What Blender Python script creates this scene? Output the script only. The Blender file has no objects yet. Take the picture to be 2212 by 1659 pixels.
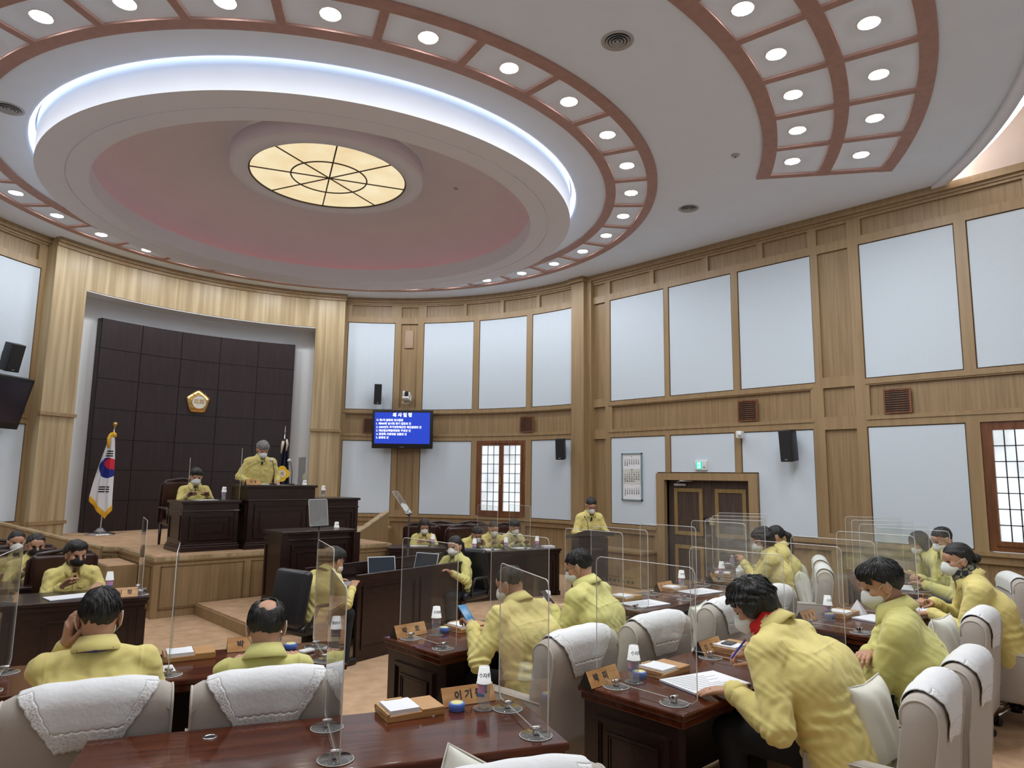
import bpy, bmesh, math, random
import numpy as np
from mathutils import Vector, Matrix
C = bpy.context.scene.collection
PI = math.pi
R_ = math.radians
random.seed(7)
# ------------------------------------------------------------------ camera, world, exposure
cam_d = bpy.data.cameras.new('camera'); cam = bpy.data.objects.new('camera', cam_d); C.objects.link(cam)
cam_d.sensor_width = 36.0; cam_d.lens = 36.0 * 1495.0 / 2212.0; cam_d.clip_start = .05
_f = Vector((0.67517, 0.72534, 0.13429)).normalized()
_r = _f.cross(Vector((0, 0, 1))).normalized(); _u = _r.cross(_f)
_a = 0.013575
_r2 = _r * math.cos(_a) + _u * math.sin(_a); _u2 = _u * math.cos(_a) - _r * math.sin(_a)
cam.matrix_world = Matrix(((_r2.x, _u2.x, -_f.x, -4.808), (_r2.y, _u2.y, -_f.y, -9.349), (_r2.z, _u2.z, -_f.z, 1.9), (0, 0, 0, 1)))
bpy.context.scene.camera = cam
sc = bpy.context.scene
sc.view_settings.view_transform = 'Standard'; sc.view_settings.look = 'None'
sc.view_settings.gamma = 1.0; sc.view_settings.use_curve_mapping = False
sc.view_settings.exposure = 0.0
sc.cycles.max_bounces = 8; sc.cycles.diffuse_bounces = 6; sc.cycles.glossy_bounces = 3
sc.cycles.transparent_max_bounces = 24; sc.cycles.transmission_bounces = 4
sc.cycles.sample_clamp_indirect = 6.0; sc.cycles.caustics_reflective = False; sc.cycles.caustics_refractive = False
world = bpy.data.worlds.new('world'); sc.world = world; world.use_nodes = True
bg = world.node_tree.nodes['Background']; bg.inputs[0].default_value = (.80, .90, 1.0, 1); bg.inputs[1].default_value = 2.6
LAMP = 195.0         # strength of the ceiling downlight discs
COVE = 3.0          # cove strip round the floating ring
# ------------------------------------------------------------------ materials
MATS = {}
def nt(name):
    m = bpy.data.materials.new(name); m.use_nodes = True; MATS[name] = m
    return m, m.node_tree, m.node_tree.nodes['Principled BSDF']
def mat(name, col, rough=.5, metal=0., noise=0., nscale=8., bump=0., bscale=60., spec=.5, sheen=0., coat=0.):
    m, t, b = nt(name)
    b.inputs['Base Color'].default_value = (*col, 1); b.inputs['Roughness'].default_value = rough
    b.inputs['Metallic'].default_value = metal; b.inputs['Specular IOR Level'].default_value = spec
    b.inputs['Sheen Weight'].default_value = sheen; b.inputs['Coat Weight'].default_value = coat
    b.inputs['Coat Roughness'].default_value = .05
    tc = t.nodes.new('ShaderNodeTexCoord')
    if noise:
        n = t.nodes.new('ShaderNodeTexNoise'); n.inputs['Scale'].default_value = nscale; n.inputs['Detail'].default_value = 5
        t.links.new(tc.outputs['Object'], n.inputs['Vector'])
        r = t.nodes.new('ShaderNodeValToRGB')
        r.color_ramp.elements[0].position = .3; r.color_ramp.elements[1].position = .7
        r.color_ramp.elements[0].color = (*[c * (1 - noise) for c in col], 1)
        r.color_ramp.elements[1].color = (*[min(1, c * (1 + noise)) for c in col], 1)
        t.links.new(n.outputs['Fac'], r.inputs['Fac']); t.links.new(r.outputs['Color'], b.inputs['Base Color'])
    if bump:
        n2 = t.nodes.new('ShaderNodeTexNoise'); n2.inputs['Scale'].default_value = bscale; n2.inputs['Detail'].default_value = 4
        t.links.new(tc.outputs['Object'], n2.inputs['Vector'])
        bp = t.nodes.new('ShaderNodeBump'); bp.inputs['Strength'].default_value = bump; bp.inputs['Distance'].default_value = .01
        t.links.new(n2.outputs['Fac'], bp.inputs['Height']); t.links.new(bp.outputs['Normal'], b.inputs['Normal'])
    return m
def wood(name, dark, light, scale=(30, 30, 1.2), rough=.35, coat=0., spec=.5, contrast=(.35, .68)):
    m, t, b = nt(name)
    tc = t.nodes.new('ShaderNodeTexCoord'); mp = t.nodes.new('ShaderNodeMapping'); mp.inputs['Scale'].default_value = scale
    t.links.new(tc.outputs['Object'], mp.inputs['Vector'])
    n = t.nodes.new('ShaderNodeTexNoise'); n.inputs['Scale'].default_value = 1.; n.inputs['Detail'].default_value = 7; n.inputs['Distortion'].default_value = .35
    t.links.new(mp.outputs['Vector'], n.inputs['Vector'])
    r = t.nodes.new('ShaderNodeValToRGB')
    r.color_ramp.elements[0].position, r.color_ramp.elements[1].position = contrast
    r.color_ramp.elements[0].color = (*dark, 1); r.color_ramp.elements[1].color = (*light, 1)
    t.links.new(n.outputs['Fac'], r.inputs['Fac']); t.links.new(r.outputs['Color'], b.inputs['Base Color'])
    b.inputs['Roughness'].default_value = rough; b.inputs['Coat Weight'].default_value = coat; b.inputs['Coat Roughness'].default_value = .08
    b.inputs['Specular IOR Level'].default_value = spec
    bp = t.nodes.new('ShaderNodeBump'); bp.inputs['Strength'].default_value = .06; bp.inputs['Distance'].default_value = .01
    t.links.new(n.outputs['Fac'], bp.inputs['Height']); t.links.new(bp.outputs['Normal'], b.inputs['Normal'])
    return m
def emit(name, col, s, base=None):
    m, t, b = nt(name)
    b.inputs['Base Color'].default_value = (*(base or col), 1)
    b.inputs['Emission Color'].default_value = (*col, 1); b.inputs['Emission Strength'].default_value = s
    return m
def acrylic(name, tint=(.985, .99, .985), gloss=1.0, haze=0.03):
    m = bpy.data.materials.new(name); m.use_nodes = True; t = m.node_tree; t.nodes.clear(); MATS[name] = m
    out = t.nodes.new('ShaderNodeOutputMaterial'); tr = t.nodes.new('ShaderNodeBsdfTransparent'); gl = t.nodes.new('ShaderNodeBsdfGlossy')
    ge = t.nodes.new('ShaderNodeNewGeometry'); dt = t.nodes.new('ShaderNodeVectorMath'); dt.operation = 'DOT_PRODUCT'
    t.links.new(ge.outputs['Incoming'], dt.inputs[0]); t.links.new(ge.outputs['Normal'], dt.inputs[1])
    def mth(op, a, b=None):
        n = t.nodes.new('ShaderNodeMath'); n.operation = op
        for i, q in enumerate((a, b)):
            if q is None: continue
            if isinstance(q, (int, float)): n.inputs[i].default_value = q
            else: t.links.new(q, n.inputs[i])
        return n.outputs[0]
    sch = mth('ADD', mth('MULTIPLY', mth('POWER', mth('SUBTRACT', 1., mth('ABSOLUTE', dt.outputs['Value'])), 5.), .93), .035)   # reflectance, the same from either side
    tr.inputs['Color'].default_value = (*tint, 1); gl.inputs['Roughness'].default_value = .01
    df = t.nodes.new('ShaderNodeBsdfDiffuse'); df.inputs['Color'].default_value = (.8, .82, .82, 1)
    m1 = t.nodes.new('ShaderNodeMixShader'); m1.inputs[0].default_value = haze
    t.links.new(tr.outputs[0], m1.inputs[1]); t.links.new(df.outputs[0], m1.inputs[2])
    m2 = t.nodes.new('ShaderNodeMixShader'); mm = t.nodes.new('ShaderNodeMath'); mm.operation = 'MULTIPLY'; mm.inputs[1].default_value = gloss
    t.links.new(sch, mm.inputs[0]); t.links.new(mm.outputs[0], m2.inputs[0])
    t.links.new(m1.outputs[0], m2.inputs[1]); t.links.new(gl.outputs[0], m2.inputs[2])
    t.links.new(m2.outputs[0], out.inputs['Surface'])
    return m
wood('oak', (.245, .160, .078), (.335, .228, .118), (26, 26, .9), .42)
wood('oak_frame', (.285, .190, .095), (.350, .240, .125), (18, 18, .8), .40)
wood('oak_light', (.340, .245, .130), (.500, .390, .230), (9, 9, .35), .40, contrast=(.38, .62))
wood('walnut_panel', (.013, .0060, .0070), (.026, .0115, .0130), (40, 40, 1.5), .42)
wood('walnut', (.012, .0042, .0034), (.028, .0100, .0080), (12, 60, 60), .34, coat=.15)
wood('walnut_top', (.055, .013, .0055), (.105, .028, .012), (2.5, 26, 26), .115, coat=.0, spec=.32)
wood('cherry_frame', (.120, .040, .014), (.210, .080, .030), (20, 20, 2), .35)
wood('bamboo', (.420, .210, .070), (.600, .350, .140), (3, 50, 50), .32)
wood('plate_wood', (.470, .230, .080), (.680, .390, .160), (4, 40, 14), .4)
mat('white_fabric_panel', (.60, .68, .76), .85, noise=.02, nscale=60, bump=.05, bscale=300)
mat('plaster', (.77, .85, .97), .8, noise=.015, nscale=3)
mat('plaster_ring', (.78, .80, .88), .75)
mat('plaster_dome', (.72, .72, .80), .85, noise=.02, nscale=2)
mat('plaster_white', (.72, .75, .78), .7)
mat('plaster_warm', (.80, .70, .64), .8)
mat('rib_brown', (.40, .235, .20), .6, noise=.08, nscale=12)
mat('carpet', (.52, .345, .215), .95, noise=.13, nscale=7, bump=.25, bscale=420, spec=.1)
mat('black_plastic', (.012, .012, .014), .45)
mat('grey_plastic', (.30, .31, .32), .5)
mat('white_plastic', (.74, .75, .74), .4)
mat('chrome', (.75, .75, .77), .15, metal=1.)
mat('brass', (.62, .40, .13), .28, metal=1.)
mat('vent_dark', (.05, .052, .056), .5)
mat('vent_grey', (.42, .42, .43), .5)
emit('lamp_disc', (.95, .975, 1.), LAMP, (1, 1, 1))
emit('cove_light', (.82, .92, 1.), COVE)
emit('cove_red', (1., .18, .10), 1.3)
emit('rear_fill', (1., .90, .80), 7.0)  # warm glow for the added fill strip over the rear ceiling edge
emit('led_red', (1., .22, .08), 1.2)
mat('lamp_trim', (.8, .8, .8), .4)
mat('pale_plate', (.37, .26, .18), .6)
mat('paper_band', (.62, .63, .60), .7)
mat('white_enamel', (.72, .70, .64), .35)
wood('rib_oak', (.17, .095, .035), (.22, .13, .05), (20, 20, 2), .4)
mat('tassel_silver', (.6, .52, .40), .5)
mat('speaker_grille', (.016, .016, .018), .8, bump=.4, bscale=500)
mat('lead', (.10, .075, .04), .5, metal=.3)
M = MATS
# ------------------------------------------------------------------ mesh helpers
class MB:
    def __init__(s): s.v = []; s.f = []; s.s = []
    def add(s, vs, fs, smooth=False):
        o = len(s.v); s.v += [tuple(v) for v in vs]; s.f += [tuple(i + o for i in f) for f in fs]; s.s += [smooth] * len(fs); return s
    def box(s, x0, x1, y0, y1, z0, z1, mx=None):
        vs = [(x, y, z) for x in (x0, x1) for y in (y0, y1) for z in (z0, z1)]
        if mx is not None: vs = [tuple(mx @ Vector(v)) for v in vs]
        return s.add(vs, [(0, 1, 3, 2), (4, 6, 7, 5), (0, 4, 5, 1), (2, 3, 7, 6), (0, 2, 6, 4), (1, 5, 7, 3)])
    def rbox(s, x0, x1, y0, y1, z0, z1, r=.02, seg=3, mx=None):          # box with rounded edges
        b = bmesh.new(); bmesh.ops.create_cube(b, size=1)
        bmesh.ops.scale(b, verts=b.verts, vec=(x1 - x0, y1 - y0, z1 - z0))
        bmesh.ops.bevel(b, geom=b.edges[:], offset=r, segments=seg, profile=.5, affect='EDGES', clamp_overlap=True)
        bmesh.ops.translate(b, verts=b.verts, vec=((x0 + x1) / 2, (y0 + y1) / 2, (z0 + z1) / 2))
        return s.bm(b, mx, True)
    def bm(s, b, mx=None, smooth=False):
        b.verts.index_update()
        vs = [(mx @ v.co) if mx is not None else v.co for v in b.verts]
        s.add(vs, [[v.index for v in f.verts] for f in b.faces], smooth); b.free(); return s
    def lathe(s, prof, n=48, a0=0., a1=2 * PI, cx=0., cy=0., smooth=True, closed=False, mx=None):
        full = abs(a1 - a0 - 2 * PI) < 1e-6; k = n if full else n + 1; p = len(prof)
        vs = [(cx + r * math.cos(a0 + (a1 - a0) * i / n), cy + r * math.sin(a0 + (a1 - a0) * i / n), z) for i in range(k) for r, z in prof]
        if mx is not None: vs = [tuple(mx @ Vector(v)) for v in vs]
        fs = []
        for i in range(n):
            j = (i + 1) % k
            for q in range(p if closed else p - 1):
                q2 = (q + 1) % p
                fs.append((i * p + q, j * p + q, j * p + q2, i * p + q2))
        return s.add(vs, fs, smooth)
    def cyl(s, p0, p1, r0, r1=None, n=16, smooth=True):
        r1 = r0 if r1 is None else r1
        p0 = Vector(p0); p1 = Vector(p1); d = (p1 - p0).normalized(); a = d.orthogonal().normalized(); b = d.cross(a)
        vs = [p + (a * math.cos(2 * PI * i / n) + b * math.sin(2 * PI * i / n)) * r for p, r in ((p0, r0), (p1, r1)) for i in range(n)]
        s.add(vs, [(i, (i + 1) % n, n + (i + 1) % n, n + i) for i in range(n)], smooth)
        return s.add(vs, [tuple(range(n))[::-1], tuple(range(n, 2 * n))])
    def tube(s, pts, r, n=10, closed=False):
        pts = [Vector(p) for p in pts]; m = len(pts); rs = r if isinstance(r, (list, tuple)) else [r] * m
        up = None; vs = []
        for i, p in enumerate(pts):
            d = (pts[(i + 1) % m] - pts[i - 1]) if closed else (pts[min(i + 1, m - 1)] - pts[max(i - 1, 0)])
            d.normalize()
            if up is None: up = d.orthogonal().normalized()
            up = (up - d * up.dot(d)); up = up.normalized() if up.length > 1e-6 else d.orthogonal().normalized()
            b = d.cross(up)
            vs += [p + (up * math.cos(2 * PI * k / n) + b * math.sin(2 * PI * k / n)) * rs[i] for k in range(n)]
        fs = [(i * n + k, i * n + (k + 1) % n, ((i + 1) % m) * n + (k + 1) % n, ((i + 1) % m) * n + k) for i in range(m if closed else m - 1) for k in range(n)]
        if not closed: fs += [tuple(range(n))[::-1], tuple(range((m - 1) * n, m * n))]
        return s.add(vs, fs, True)
    def prism(s, poly, z0, z1, mx=None):
        n = len(poly); vs = [(x, y, z0) for x, y in poly] + [(x, y, z1) for x, y in poly]
        if mx is not None: vs = [tuple(mx @ Vector(v)) for v in vs]
        return s.add(vs, [tuple(range(n))[::-1], tuple(range(n, 2 * n))] + [(i, (i + 1) % n, n + (i + 1) % n, n + i) for i in range(n)])
    def sph(s, c, r, n=16, m=10, mx=None):
        c = Vector(c); r = (r, r, r) if not isinstance(r, (tuple, list)) else r
        vs = [c + Vector((r[0] * math.sin(PI * j / m) * math.cos(2 * PI * i / n), r[1] * math.sin(PI * j / m) * math.sin(2 * PI * i / n), r[2] * math.cos(PI * j / m))) for j in range(m + 1) for i in range(n)]
        if mx is not None: vs = [mx @ v for v in vs]
        return s.add(vs, [(j * n + i, (j + 1) * n + i, (j + 1) * n + (i + 1) % n, j * n + (i + 1) % n) for j in range(m) for i in range(n)], True)
    def build(s, name, m, parent=None, fix=True, kind=None, mx=None, bevel=0):
        me = bpy.data.meshes.new(name); me.from_pydata(s.v, [], s.f)
        me.polygons.foreach_set('use_smooth', s.s); me.update()
        if fix:
            b = bmesh.new(); b.from_mesh(me)
            bmesh.ops.remove_doubles(b, verts=b.verts, dist=1e-5); bmesh.ops.recalc_face_normals(b, faces=b.faces)
            b.to_mesh(me); b.free()
        o = bpy.data.objects.new(name, me); C.objects.link(o)
        me.materials.append(MATS[m] if isinstance(m, str) else m)
        if parent is not None: o.parent = parent
        if mx is not None: o.matrix_local = mx
        if kind: o['kind'] = kind
        if bevel:
            bv = o.modifiers.new('bevel', 'BEVEL'); bv.width = bevel; bv.segments = 2; bv.limit_method = 'ANGLE'
        return o
def tag(o, label, cat, group=None):
    o['label'] = label; o['category'] = cat
    if group: o['group'] = group
    return o
def thing(name, label, cat, loc=(0, 0, 0), rz=0., group=None):
    o = bpy.data.objects.new(name, None); C.objects.link(o); o.empty_display_size = .1
    o.location = loc; o.rotation_euler = (0, 0, rz)
    return tag(o, label, cat, group)
def dup(root, loc, rz=None, label=None, group=None, skip=()):
    r = root.copy(); C.objects.link(r); r.location = loc
    if rz is not None: r.rotation_euler = (0, 0, rz)
    if label: r['label'] = label
    if group: r['group'] = group
    for ch in list(root.children):
        if ch.name.split('.')[0] in skip: continue
        c = ch.copy(); C.objects.link(c); c.parent = r
        for g in ch.children:
            d = g.copy(); C.objects.link(d); d.parent = c
    return r
def text_mb(s, size, depth=.002, bold=0.):
    """mesh of a line of writing, centred, in the XY plane"""
    cu = bpy.data.curves.new('lettering', 'FONT'); cu.body = s; cu.size = size; cu.align_x = 'CENTER'; cu.align_y = 'CENTER'
    cu.extrude = depth / 2; cu.offset = bold; cu.resolution_u = 2
    o = bpy.data.objects.new('lettering', cu); C.objects.link(o)
    me = bpy.data.meshes.new_from_object(o.evaluated_get(bpy.context.evaluated_depsgraph_get()))
    mb = MB(); mb.add([v.co[:] for v in me.vertices], [p.vertices[:] for p in me.polygons])
    bpy.data.objects.remove(o); bpy.data.meshes.remove(me); bpy.data.curves.remove(cu)
    return mb
# ------------------------------------------------------------------ the room
def arcmap(R, t0=None):
    return lambda u, z, d: ((R - d) * math.cos(R_(u)), (R - d) * math.sin(R_(u)), z)
def wallmap(X):
    s = 1 if X > 0 else -1
    return lambda u, z, d: (X - s * d, u, z)
def wbox(mb, f, u0, u1, z0, z1, d0, d1, curved=True):
    n = max(1, int(abs(u1 - u0) / 1.5)) if curved else 1
    vs = []
    for i in range(n + 1):
        u = u0 + (u1 - u0) * i / n
        vs += [f(u, z0, d0), f(u, z1, d0), f(u, z1, d1), f(u, z0, d1)]
    fs = []
    for i in range(n):
        a, b = i * 4, i * 4 + 4
        fs += [(a + q, a + (q + 1) % 4, b + (q + 1) % 4, b + q) for q in range(4)]
    fs += [(0, 1, 2, 3), (n * 4 + 3, n * 4 + 2, n * 4 + 1, n * 4)]
    return mb.add(vs, fs)
def frame_with_holes(mb, f, u0, u1, z0, z1, holes, d0, d1, curved):
    """a board from u0..u1, z0..z1 with rectangular holes (ua,ub,za,zb), built as boxes"""
    us = sorted({u0, u1, *[h[0] for h in holes], *[h[1] for h in holes]}); us = [u for u in us if min(u0, u1) <= u <= max(u0, u1)]
    for a, b in zip(us, us[1:]):
        mid = (a + b) / 2; cuts = sorted([(h[2], h[3]) for h in holes if min(h[0], h[1]) < mid < max(h[0], h[1])])
        z = z0
        for ca, cb in cuts:
            if ca > z: wbox(mb, f, a, b, z, ca, d0, d1, curved)
            z = max(z, cb)
        if z < z1: wbox(mb, f, a, b, z, z1, d0, d1, curved)
ZU0, ZU1, ZL0, ZL1 = 3.40, 5.43, 1.06, 2.70
# ---- apse (curved) walls either side of the rostrum arch, R = 5.65
def apse(side, name):
    mp0 = arcmap(5.70); mp = (lambda u, z, d: mp0(u, z, d)) if side > 0 else (lambda u, z, d: mp0(177 - u, z, d))
    up = [(45.8, 56.8), (26.7, 39.0), (13.1, 25.3), (-.6, 11.7)]
    lo = [(45.6, 57.0), (26.7, 39.1), (-.6, 11.7)]
    win = (13.1, 25.4, 1.08, 2.70)
    base = MB(); frame_with_holes(base, mp, -4, 58.5, 0, 6.0, [win], 0, -.12, True)
    w = base.build(name, 'oak', kind='structure')
    holes = [(a, b, ZU0, ZU1) for a, b in up] + [(a, b, ZL0, ZL1) for a, b in lo] + [win]
    holes += [(40.4, 44.4, 5.56, 5.80), (40.4, 44.4, 3.46, 5.41), (40.4, 44.4, 1.15, 2.68)]
    holes += [(a, b, 5.56, 5.83) for a, b in ((46.8, 56), (29.3, 38.4), (20, 28.6), (10.6, 19.2), (.8, 9.8))]
    holes += [(.3, 56.5, 2.86, 3.30)]
    holes += [(a, b, .18, .90) for a, b in ((46.5, 56), (36, 45.5), (25.5, 35), (14, 24.5), (1.0, 13))]
    fr = MB(); frame_with_holes(fr, mp, -2, 58.2, 0, 6.0, holes, .045, -.005, True)
    fr.build('frame_boards', 'oak_frame', w, kind='structure')
    for a, b in up: wbox(MB(), mp, a + .15, b - .15, ZU0 + .015, ZU1 - .015, .03, -.004).build('fabric_panel', 'white_fabric_panel', w, kind='structure')
    for a, b in lo: wbox(MB(), mp, a + .15, b - .15, ZL0 + .015, ZL1 - .015, .03, -.004).build('fabric_panel', 'white_fabric_panel', w, kind='structure')
    tr = MB(); wbox(tr, mp, -2, 58, 5.90, 6.0, .12, .04); wbox(tr, mp, -2, 58, 5.86, 5.90, .07, .04)
    wbox(tr, mp, -2, 58, 1.0, 1.05, .085, .04); wbox(tr, mp, -2, 58, 0, .12, .06, .04)
    wbox(tr, mp, 0, 57, 3.32, 3.345, .06, .04); wbox(tr, mp, 0, 57, 2.80, 2.825, .06, .04)
    tr.build('cornice', 'oak_frame', w, kind='structure')
    return w, mp
wall_apse_right, mpR = apse(1, 'wall_front_right')
wall_apse_left, mpL = apse(-1, 'wall_front_left')
# ---- straight side walls
def side_wall(X, name, holes_extra, door=True):
    mp = wallmap(X); Y1 = -11.6
    up = [(-2.09, -.82), (-3.46, -2.19), (-4.83, -3.58), (-6.80, -5.55), (-8.21, -6.94), (-9.6, -8.35), (-11.1, -9.75)]
    dr = [(-3.69, -2.07, -.01, 1.90)] if door else []
    win = (-7.98, -6.93, 1.05, 2.70)
    base = MB(); frame_with_holes(base, mp, Y1, .0, 0, 6.0, dr + [win], 0, -.14, False)
    w = base.build(name, 'oak', kind='structure')
    holes = [(a, b, ZU0, ZU1) for a, b in up] + [win]
    lo = [(-2.08, -.82), (-3.45, -2.18), (-4.77, -3.56), (-6.77, -5.54), (-9.6, -8.35)]
    if door: holes += [(-3.86, -1.88, -.01, 2.03)]
    holes += [(a, b, ZL0, ZL1) for a, b in lo]
    for a, b in ((-.70, -.31), (-5.40, -4.94)):
        holes += [(a, b, 5.56, 5.81), (a, b, 3.47, 5.42), (a, b, 2.87, 3.31), (a, b, 1.15, 2.68)]
    holes += [(a, b, 5.56, 5.82) for a, b in ((-1.78, -.83), (-2.93, -1.88), (-3.95, -3.03), (-4.80, -4.05), (-7.6, -5.6), (-9.6, -7.75))]
    holes += [(-4.75, -.86, 2.86, 3.30), (-11, -5.6, 2.86, 3.30)]
    wl = [(-1.82, -.4), (-4.95, -3.92), (-6.2, -5.1), (-7.5, -6.35), (-8.8, -7.65), (-10.2, -8.95)]
    holes += [(a, b, .18, .90) for a, b in wl]
    fr = MB(); frame_with_holes(fr, mp, Y1, .0, 0, 6.0, holes, .045, -.005, False)
    fr.build('frame_boards', 'oak_frame', w, kind='structure')
    for a, b in up: wbox(MB(), mp, a + .015, b - .015, ZU0 + .015, ZU1 - .015, .03, -.004, False).build('fabric_panel', 'white_fabric_panel', w, kind='structure')
    dtop = 2.04
    for a, b in lo:
        p = MB()
        if door and a > -3.5 and b < -2.1: wbox(p, mp, a + .015, b - .015, dtop, ZL1 - .015, .03, -.004, False)
        elif door and b > -1.9 - 1.2 and b < -.5:
            wbox(p, mp, a + .015, -1.89, dtop, ZL1 - .015, .03, -.004, False); wbox(p, mp, -1.89, b - .015, ZL0 + .015, ZL1 - .015, .03, -.004, False)
        elif door and a < -4.7 and b > -3.6:
            wbox(p, mp, -3.85, b - .015, dtop, ZL1 - .015, .03, -.004, False); wbox(p, mp, a + .015, -3.85, ZL0 + .015, ZL1 - .015, .03, -.004, False)
        else: wbox(p, mp, a + .015, b - .015, ZL0 + .015, ZL1 - .015, .03, -.004, False)
        p.build('fabric_panel', 'white_fabric_panel', w, kind='structure')
    tr = MB(); wbox(tr, mp, Y1, -.2, 5.90, 6.0, .12, .04, False); wbox(tr, mp, Y1, -.2, 5.86, 5.90, .07, .04, False)
    for a, b in (((-1.88, -.2), (Y1, -3.86)) if door else ((Y1, -.2),)):
        wbox(tr, mp, a, b, 1.0, 1.05, .085, .04, False); wbox(tr, mp, a, b, 0, .12, .06, .04, False)
    for a, b in ((-4.78, -.78), (Y1, -5.55)):
        wbox(tr, mp, a, b, 3.32, 3.345, .06, .04, False); wbox(tr, mp, a, b, 2.80, 2.825, .06, .04, False)
    # corner pilaster where the straight wall meets the curved one
    wbox(tr, mp, -.27, .06, 0, 6.0, .20, -.02, False); wbox(tr, mp, -.30, .09, 5.90, 6.0, .26, -.02, False); wbox(tr, mp, -.29, .08, 1.0, 1.05, .24, 0, False)
    tr.build('cornice', 'oak_frame', w, kind='structure')
    MB().box(*(sorted((X, X + .14 * (1 if X > 0 else -1)))), Y1, -6.2, 6.0, 7.0).build('upper_plaster', 'plaster_warm', w, kind='structure')
    return w, mp
wall_right, mpS = side_wall(5.80, 'wall_right', [])
wall_left, mpW = side_wall(-5.80, 'wall_left', [], door=False)
MB().box(-6, 6, -11.75, -11.6, 0, 7.0).build('wall_back', 'white_fabric_panel', kind='structure')
MB().box(-6.4, 6.4, -11.8, 6.4, -.12, 0).build('floor', 'carpet', kind='structure')
# ---- rostrum arch
A0, A1, H0, H1 = 57.5, 119.3, 64.1, 112.8
fR = arcmap(5.72)
arch = MB()
wbox(arch, fR, A0, H0, 0, 6.0, .27, -.2); wbox(arch, fR, H1, A1, 0, 6.0, .27, -.2); wbox(arch, fR, H0, H1, 5.21, 6.0, .27, -.2)
w = arch.build('wall_front', 'oak_light', kind='structure')
tr = MB()
wbox(tr, fR, A0 - .4, A1 + .4, 5.92, 6.0, .37, .26); wbox(tr, fR, A0 - .2, A1 + .2, 5.86, 5.92, .31, .26)
for a, b in ((A0 - .3, H0 + .25), (H1 - .25, A1 + .3)):
    wbox(tr, fR, a, b, 2.86, 2.92, .305, .24); wbox(tr, fR, a, b, 1.0, 1.06, .305, .24)
    wbox(tr, fR, a, b, 0, .12, .29, .24)
tr.build('cornice', 'oak_frame', w, kind='structure')
nb = MB(); wbox(nb, arcmap(5.92), H0 - 2, H1 + 2, .5, 5.5, 0, -.1)
wbox(nb, fR, H0 - .35, H0, .7, 5.21, .26, -.44); wbox(nb, fR, H1, H1 + .35, .7, 5.21, .26, -.44); wbox(nb, fR, H0, H1, 5.19, 5.23, .26, -.44)
nb.build('niche_lining', 'plaster_white', w, kind='structure')
# dark panelled backdrop board: 5 by 7 squares
bd = thing('backdrop_board', 'tall dark brown curved board of square panels behind the rostrum', 'wall panel')
B0, B1, BZ0, BZ1 = 68.3, 107.4, .79, 4.83
back = MB(); wbox(back, arcmap(5.90), B0, B1, BZ0, BZ1, .14, 0); back.build('backing', 'walnut_panel', bd)
for i in range(5):
    for j in range(7):
        a = B0 + (B1 - B0) * i / 5; b = B0 + (B1 - B0) * (i + 1) / 5; z0 = BZ0 + (BZ1 - BZ0) * j / 7; z1 = BZ0 + (BZ1 - BZ0) * (j + 1) / 7
        p = MB(); wbox(p, arcmap(5.90), a + .06, b - .06, z0 + .005, z1 - .005, .16, .135); p.build('square_panel', 'walnut_panel', bd)
ls = MB(); wbox(ls, arcmap(5.90), B0 + .3, B0 + .5, 1.3, 4.6, -.01, -.05); wbox(ls, arcmap(5.90), B1 - .5, B1 - .3, 1.0, 4.6, -.01, -.05)
ls.build('led_strip', 'led_red', bd)
# ---- ceiling
def rout(t):
    c, s = math.cos(t), math.sin(t)
    if s >= 0: return 6.0
    return min(8.84, 5.98 / max(1e-6, abs(c)))
N = 288; cm = MB()
cm.lathe([(3.95, 6.32), (3.80, 6.30), (3.77, 6.03), (3.775, 5.995), (3.80, 5.995), (3.81, 6.0), (4.25, 6.0)], n=N)
vs = []; fs = []
for i in range(N):
    t = 2 * PI * i / N; r = rout(t); vs += [(4.25 * math.cos(t), 4.25 * math.sin(t), 6.0), (r * math.cos(t), r * math.sin(t), 6.0)]
    j = (i + 1) % N; fs.append((2 * i, 2 * j, 2 * j + 1, 2 * i + 1))
cm.add(vs, fs)
vs = []; fs = []
a0, a1 = R_(180 + 42.5), R_(360 - 42.5)
for i in range(61):
    t = a0 + (a1 - a0) * i / 60; vs += [(8.84 * math.cos(t), 8.84 * math.sin(t), z) for z in (6.0, 6.7)]
    if i < 60: fs.append((2 * i, 2 * i + 2, 2 * i + 3, 2 * i + 1))
cm.add(vs, fs, True)
# recess above the floating ring, closed on top
cm.lathe([(3.95, 6.32), (3.2, 6.34)], n=N)
ceil = cm.build('ceiling', 'plaster', kind='structure')
MB().box(-6, 6, -11.75, -6.0, 6.7, 6.8).build('ceiling_rear', 'plaster_warm', kind='structure')
rl = MB().lathe([(8.70, 6.0), (8.70, 5.955), (8.84, 5.955), (8.84, 6.0)], n=60, a0=a0 + .01, a1=a1 - .01, closed=True); rl.build('trim_1', 'plaster_ring', kind='structure')
# floating ring and dome
fr = MB().lathe([(3.69, 5.68), (3.69, 6.16), (3.60, 6.2), (3.34, 6.2), (3.34, 5.87), (3.22, 5.87), (3.18, 5.93), (3.10, 5.93), (3.10, 5.68), (3.355, 5.68), (3.355, 5.69), (3.367, 5.69), (3.367, 5.68)], n=192, closed=True)
ring = fr.build('ceiling_ring', 'plaster_ring', kind='structure')
for p in ring.data.polygons: p.use_smooth = False
dm = MB().lathe([(3.33, 5.88), (3.30, 6.05), (3.22, 6.22), (3.08, 6.38), (2.90, 6.50)], n=192)
dm.lathe([(2.90, 6.50), (2.6, 6.57), (2.1, 6.67), (1.5, 6.74), (.8, 6.78), (.01, 6.79)], n=192)
dm.build('ceiling_dome', 'plaster_dome', kind='structure')
MB().lathe([(3.715, 6.10), (3.775, 6.10), (3.775, 6.15), (3.715, 6.15)], n=96, closed=True).build('cove_lamp', 'cove_light', ring, kind='structure')
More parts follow.
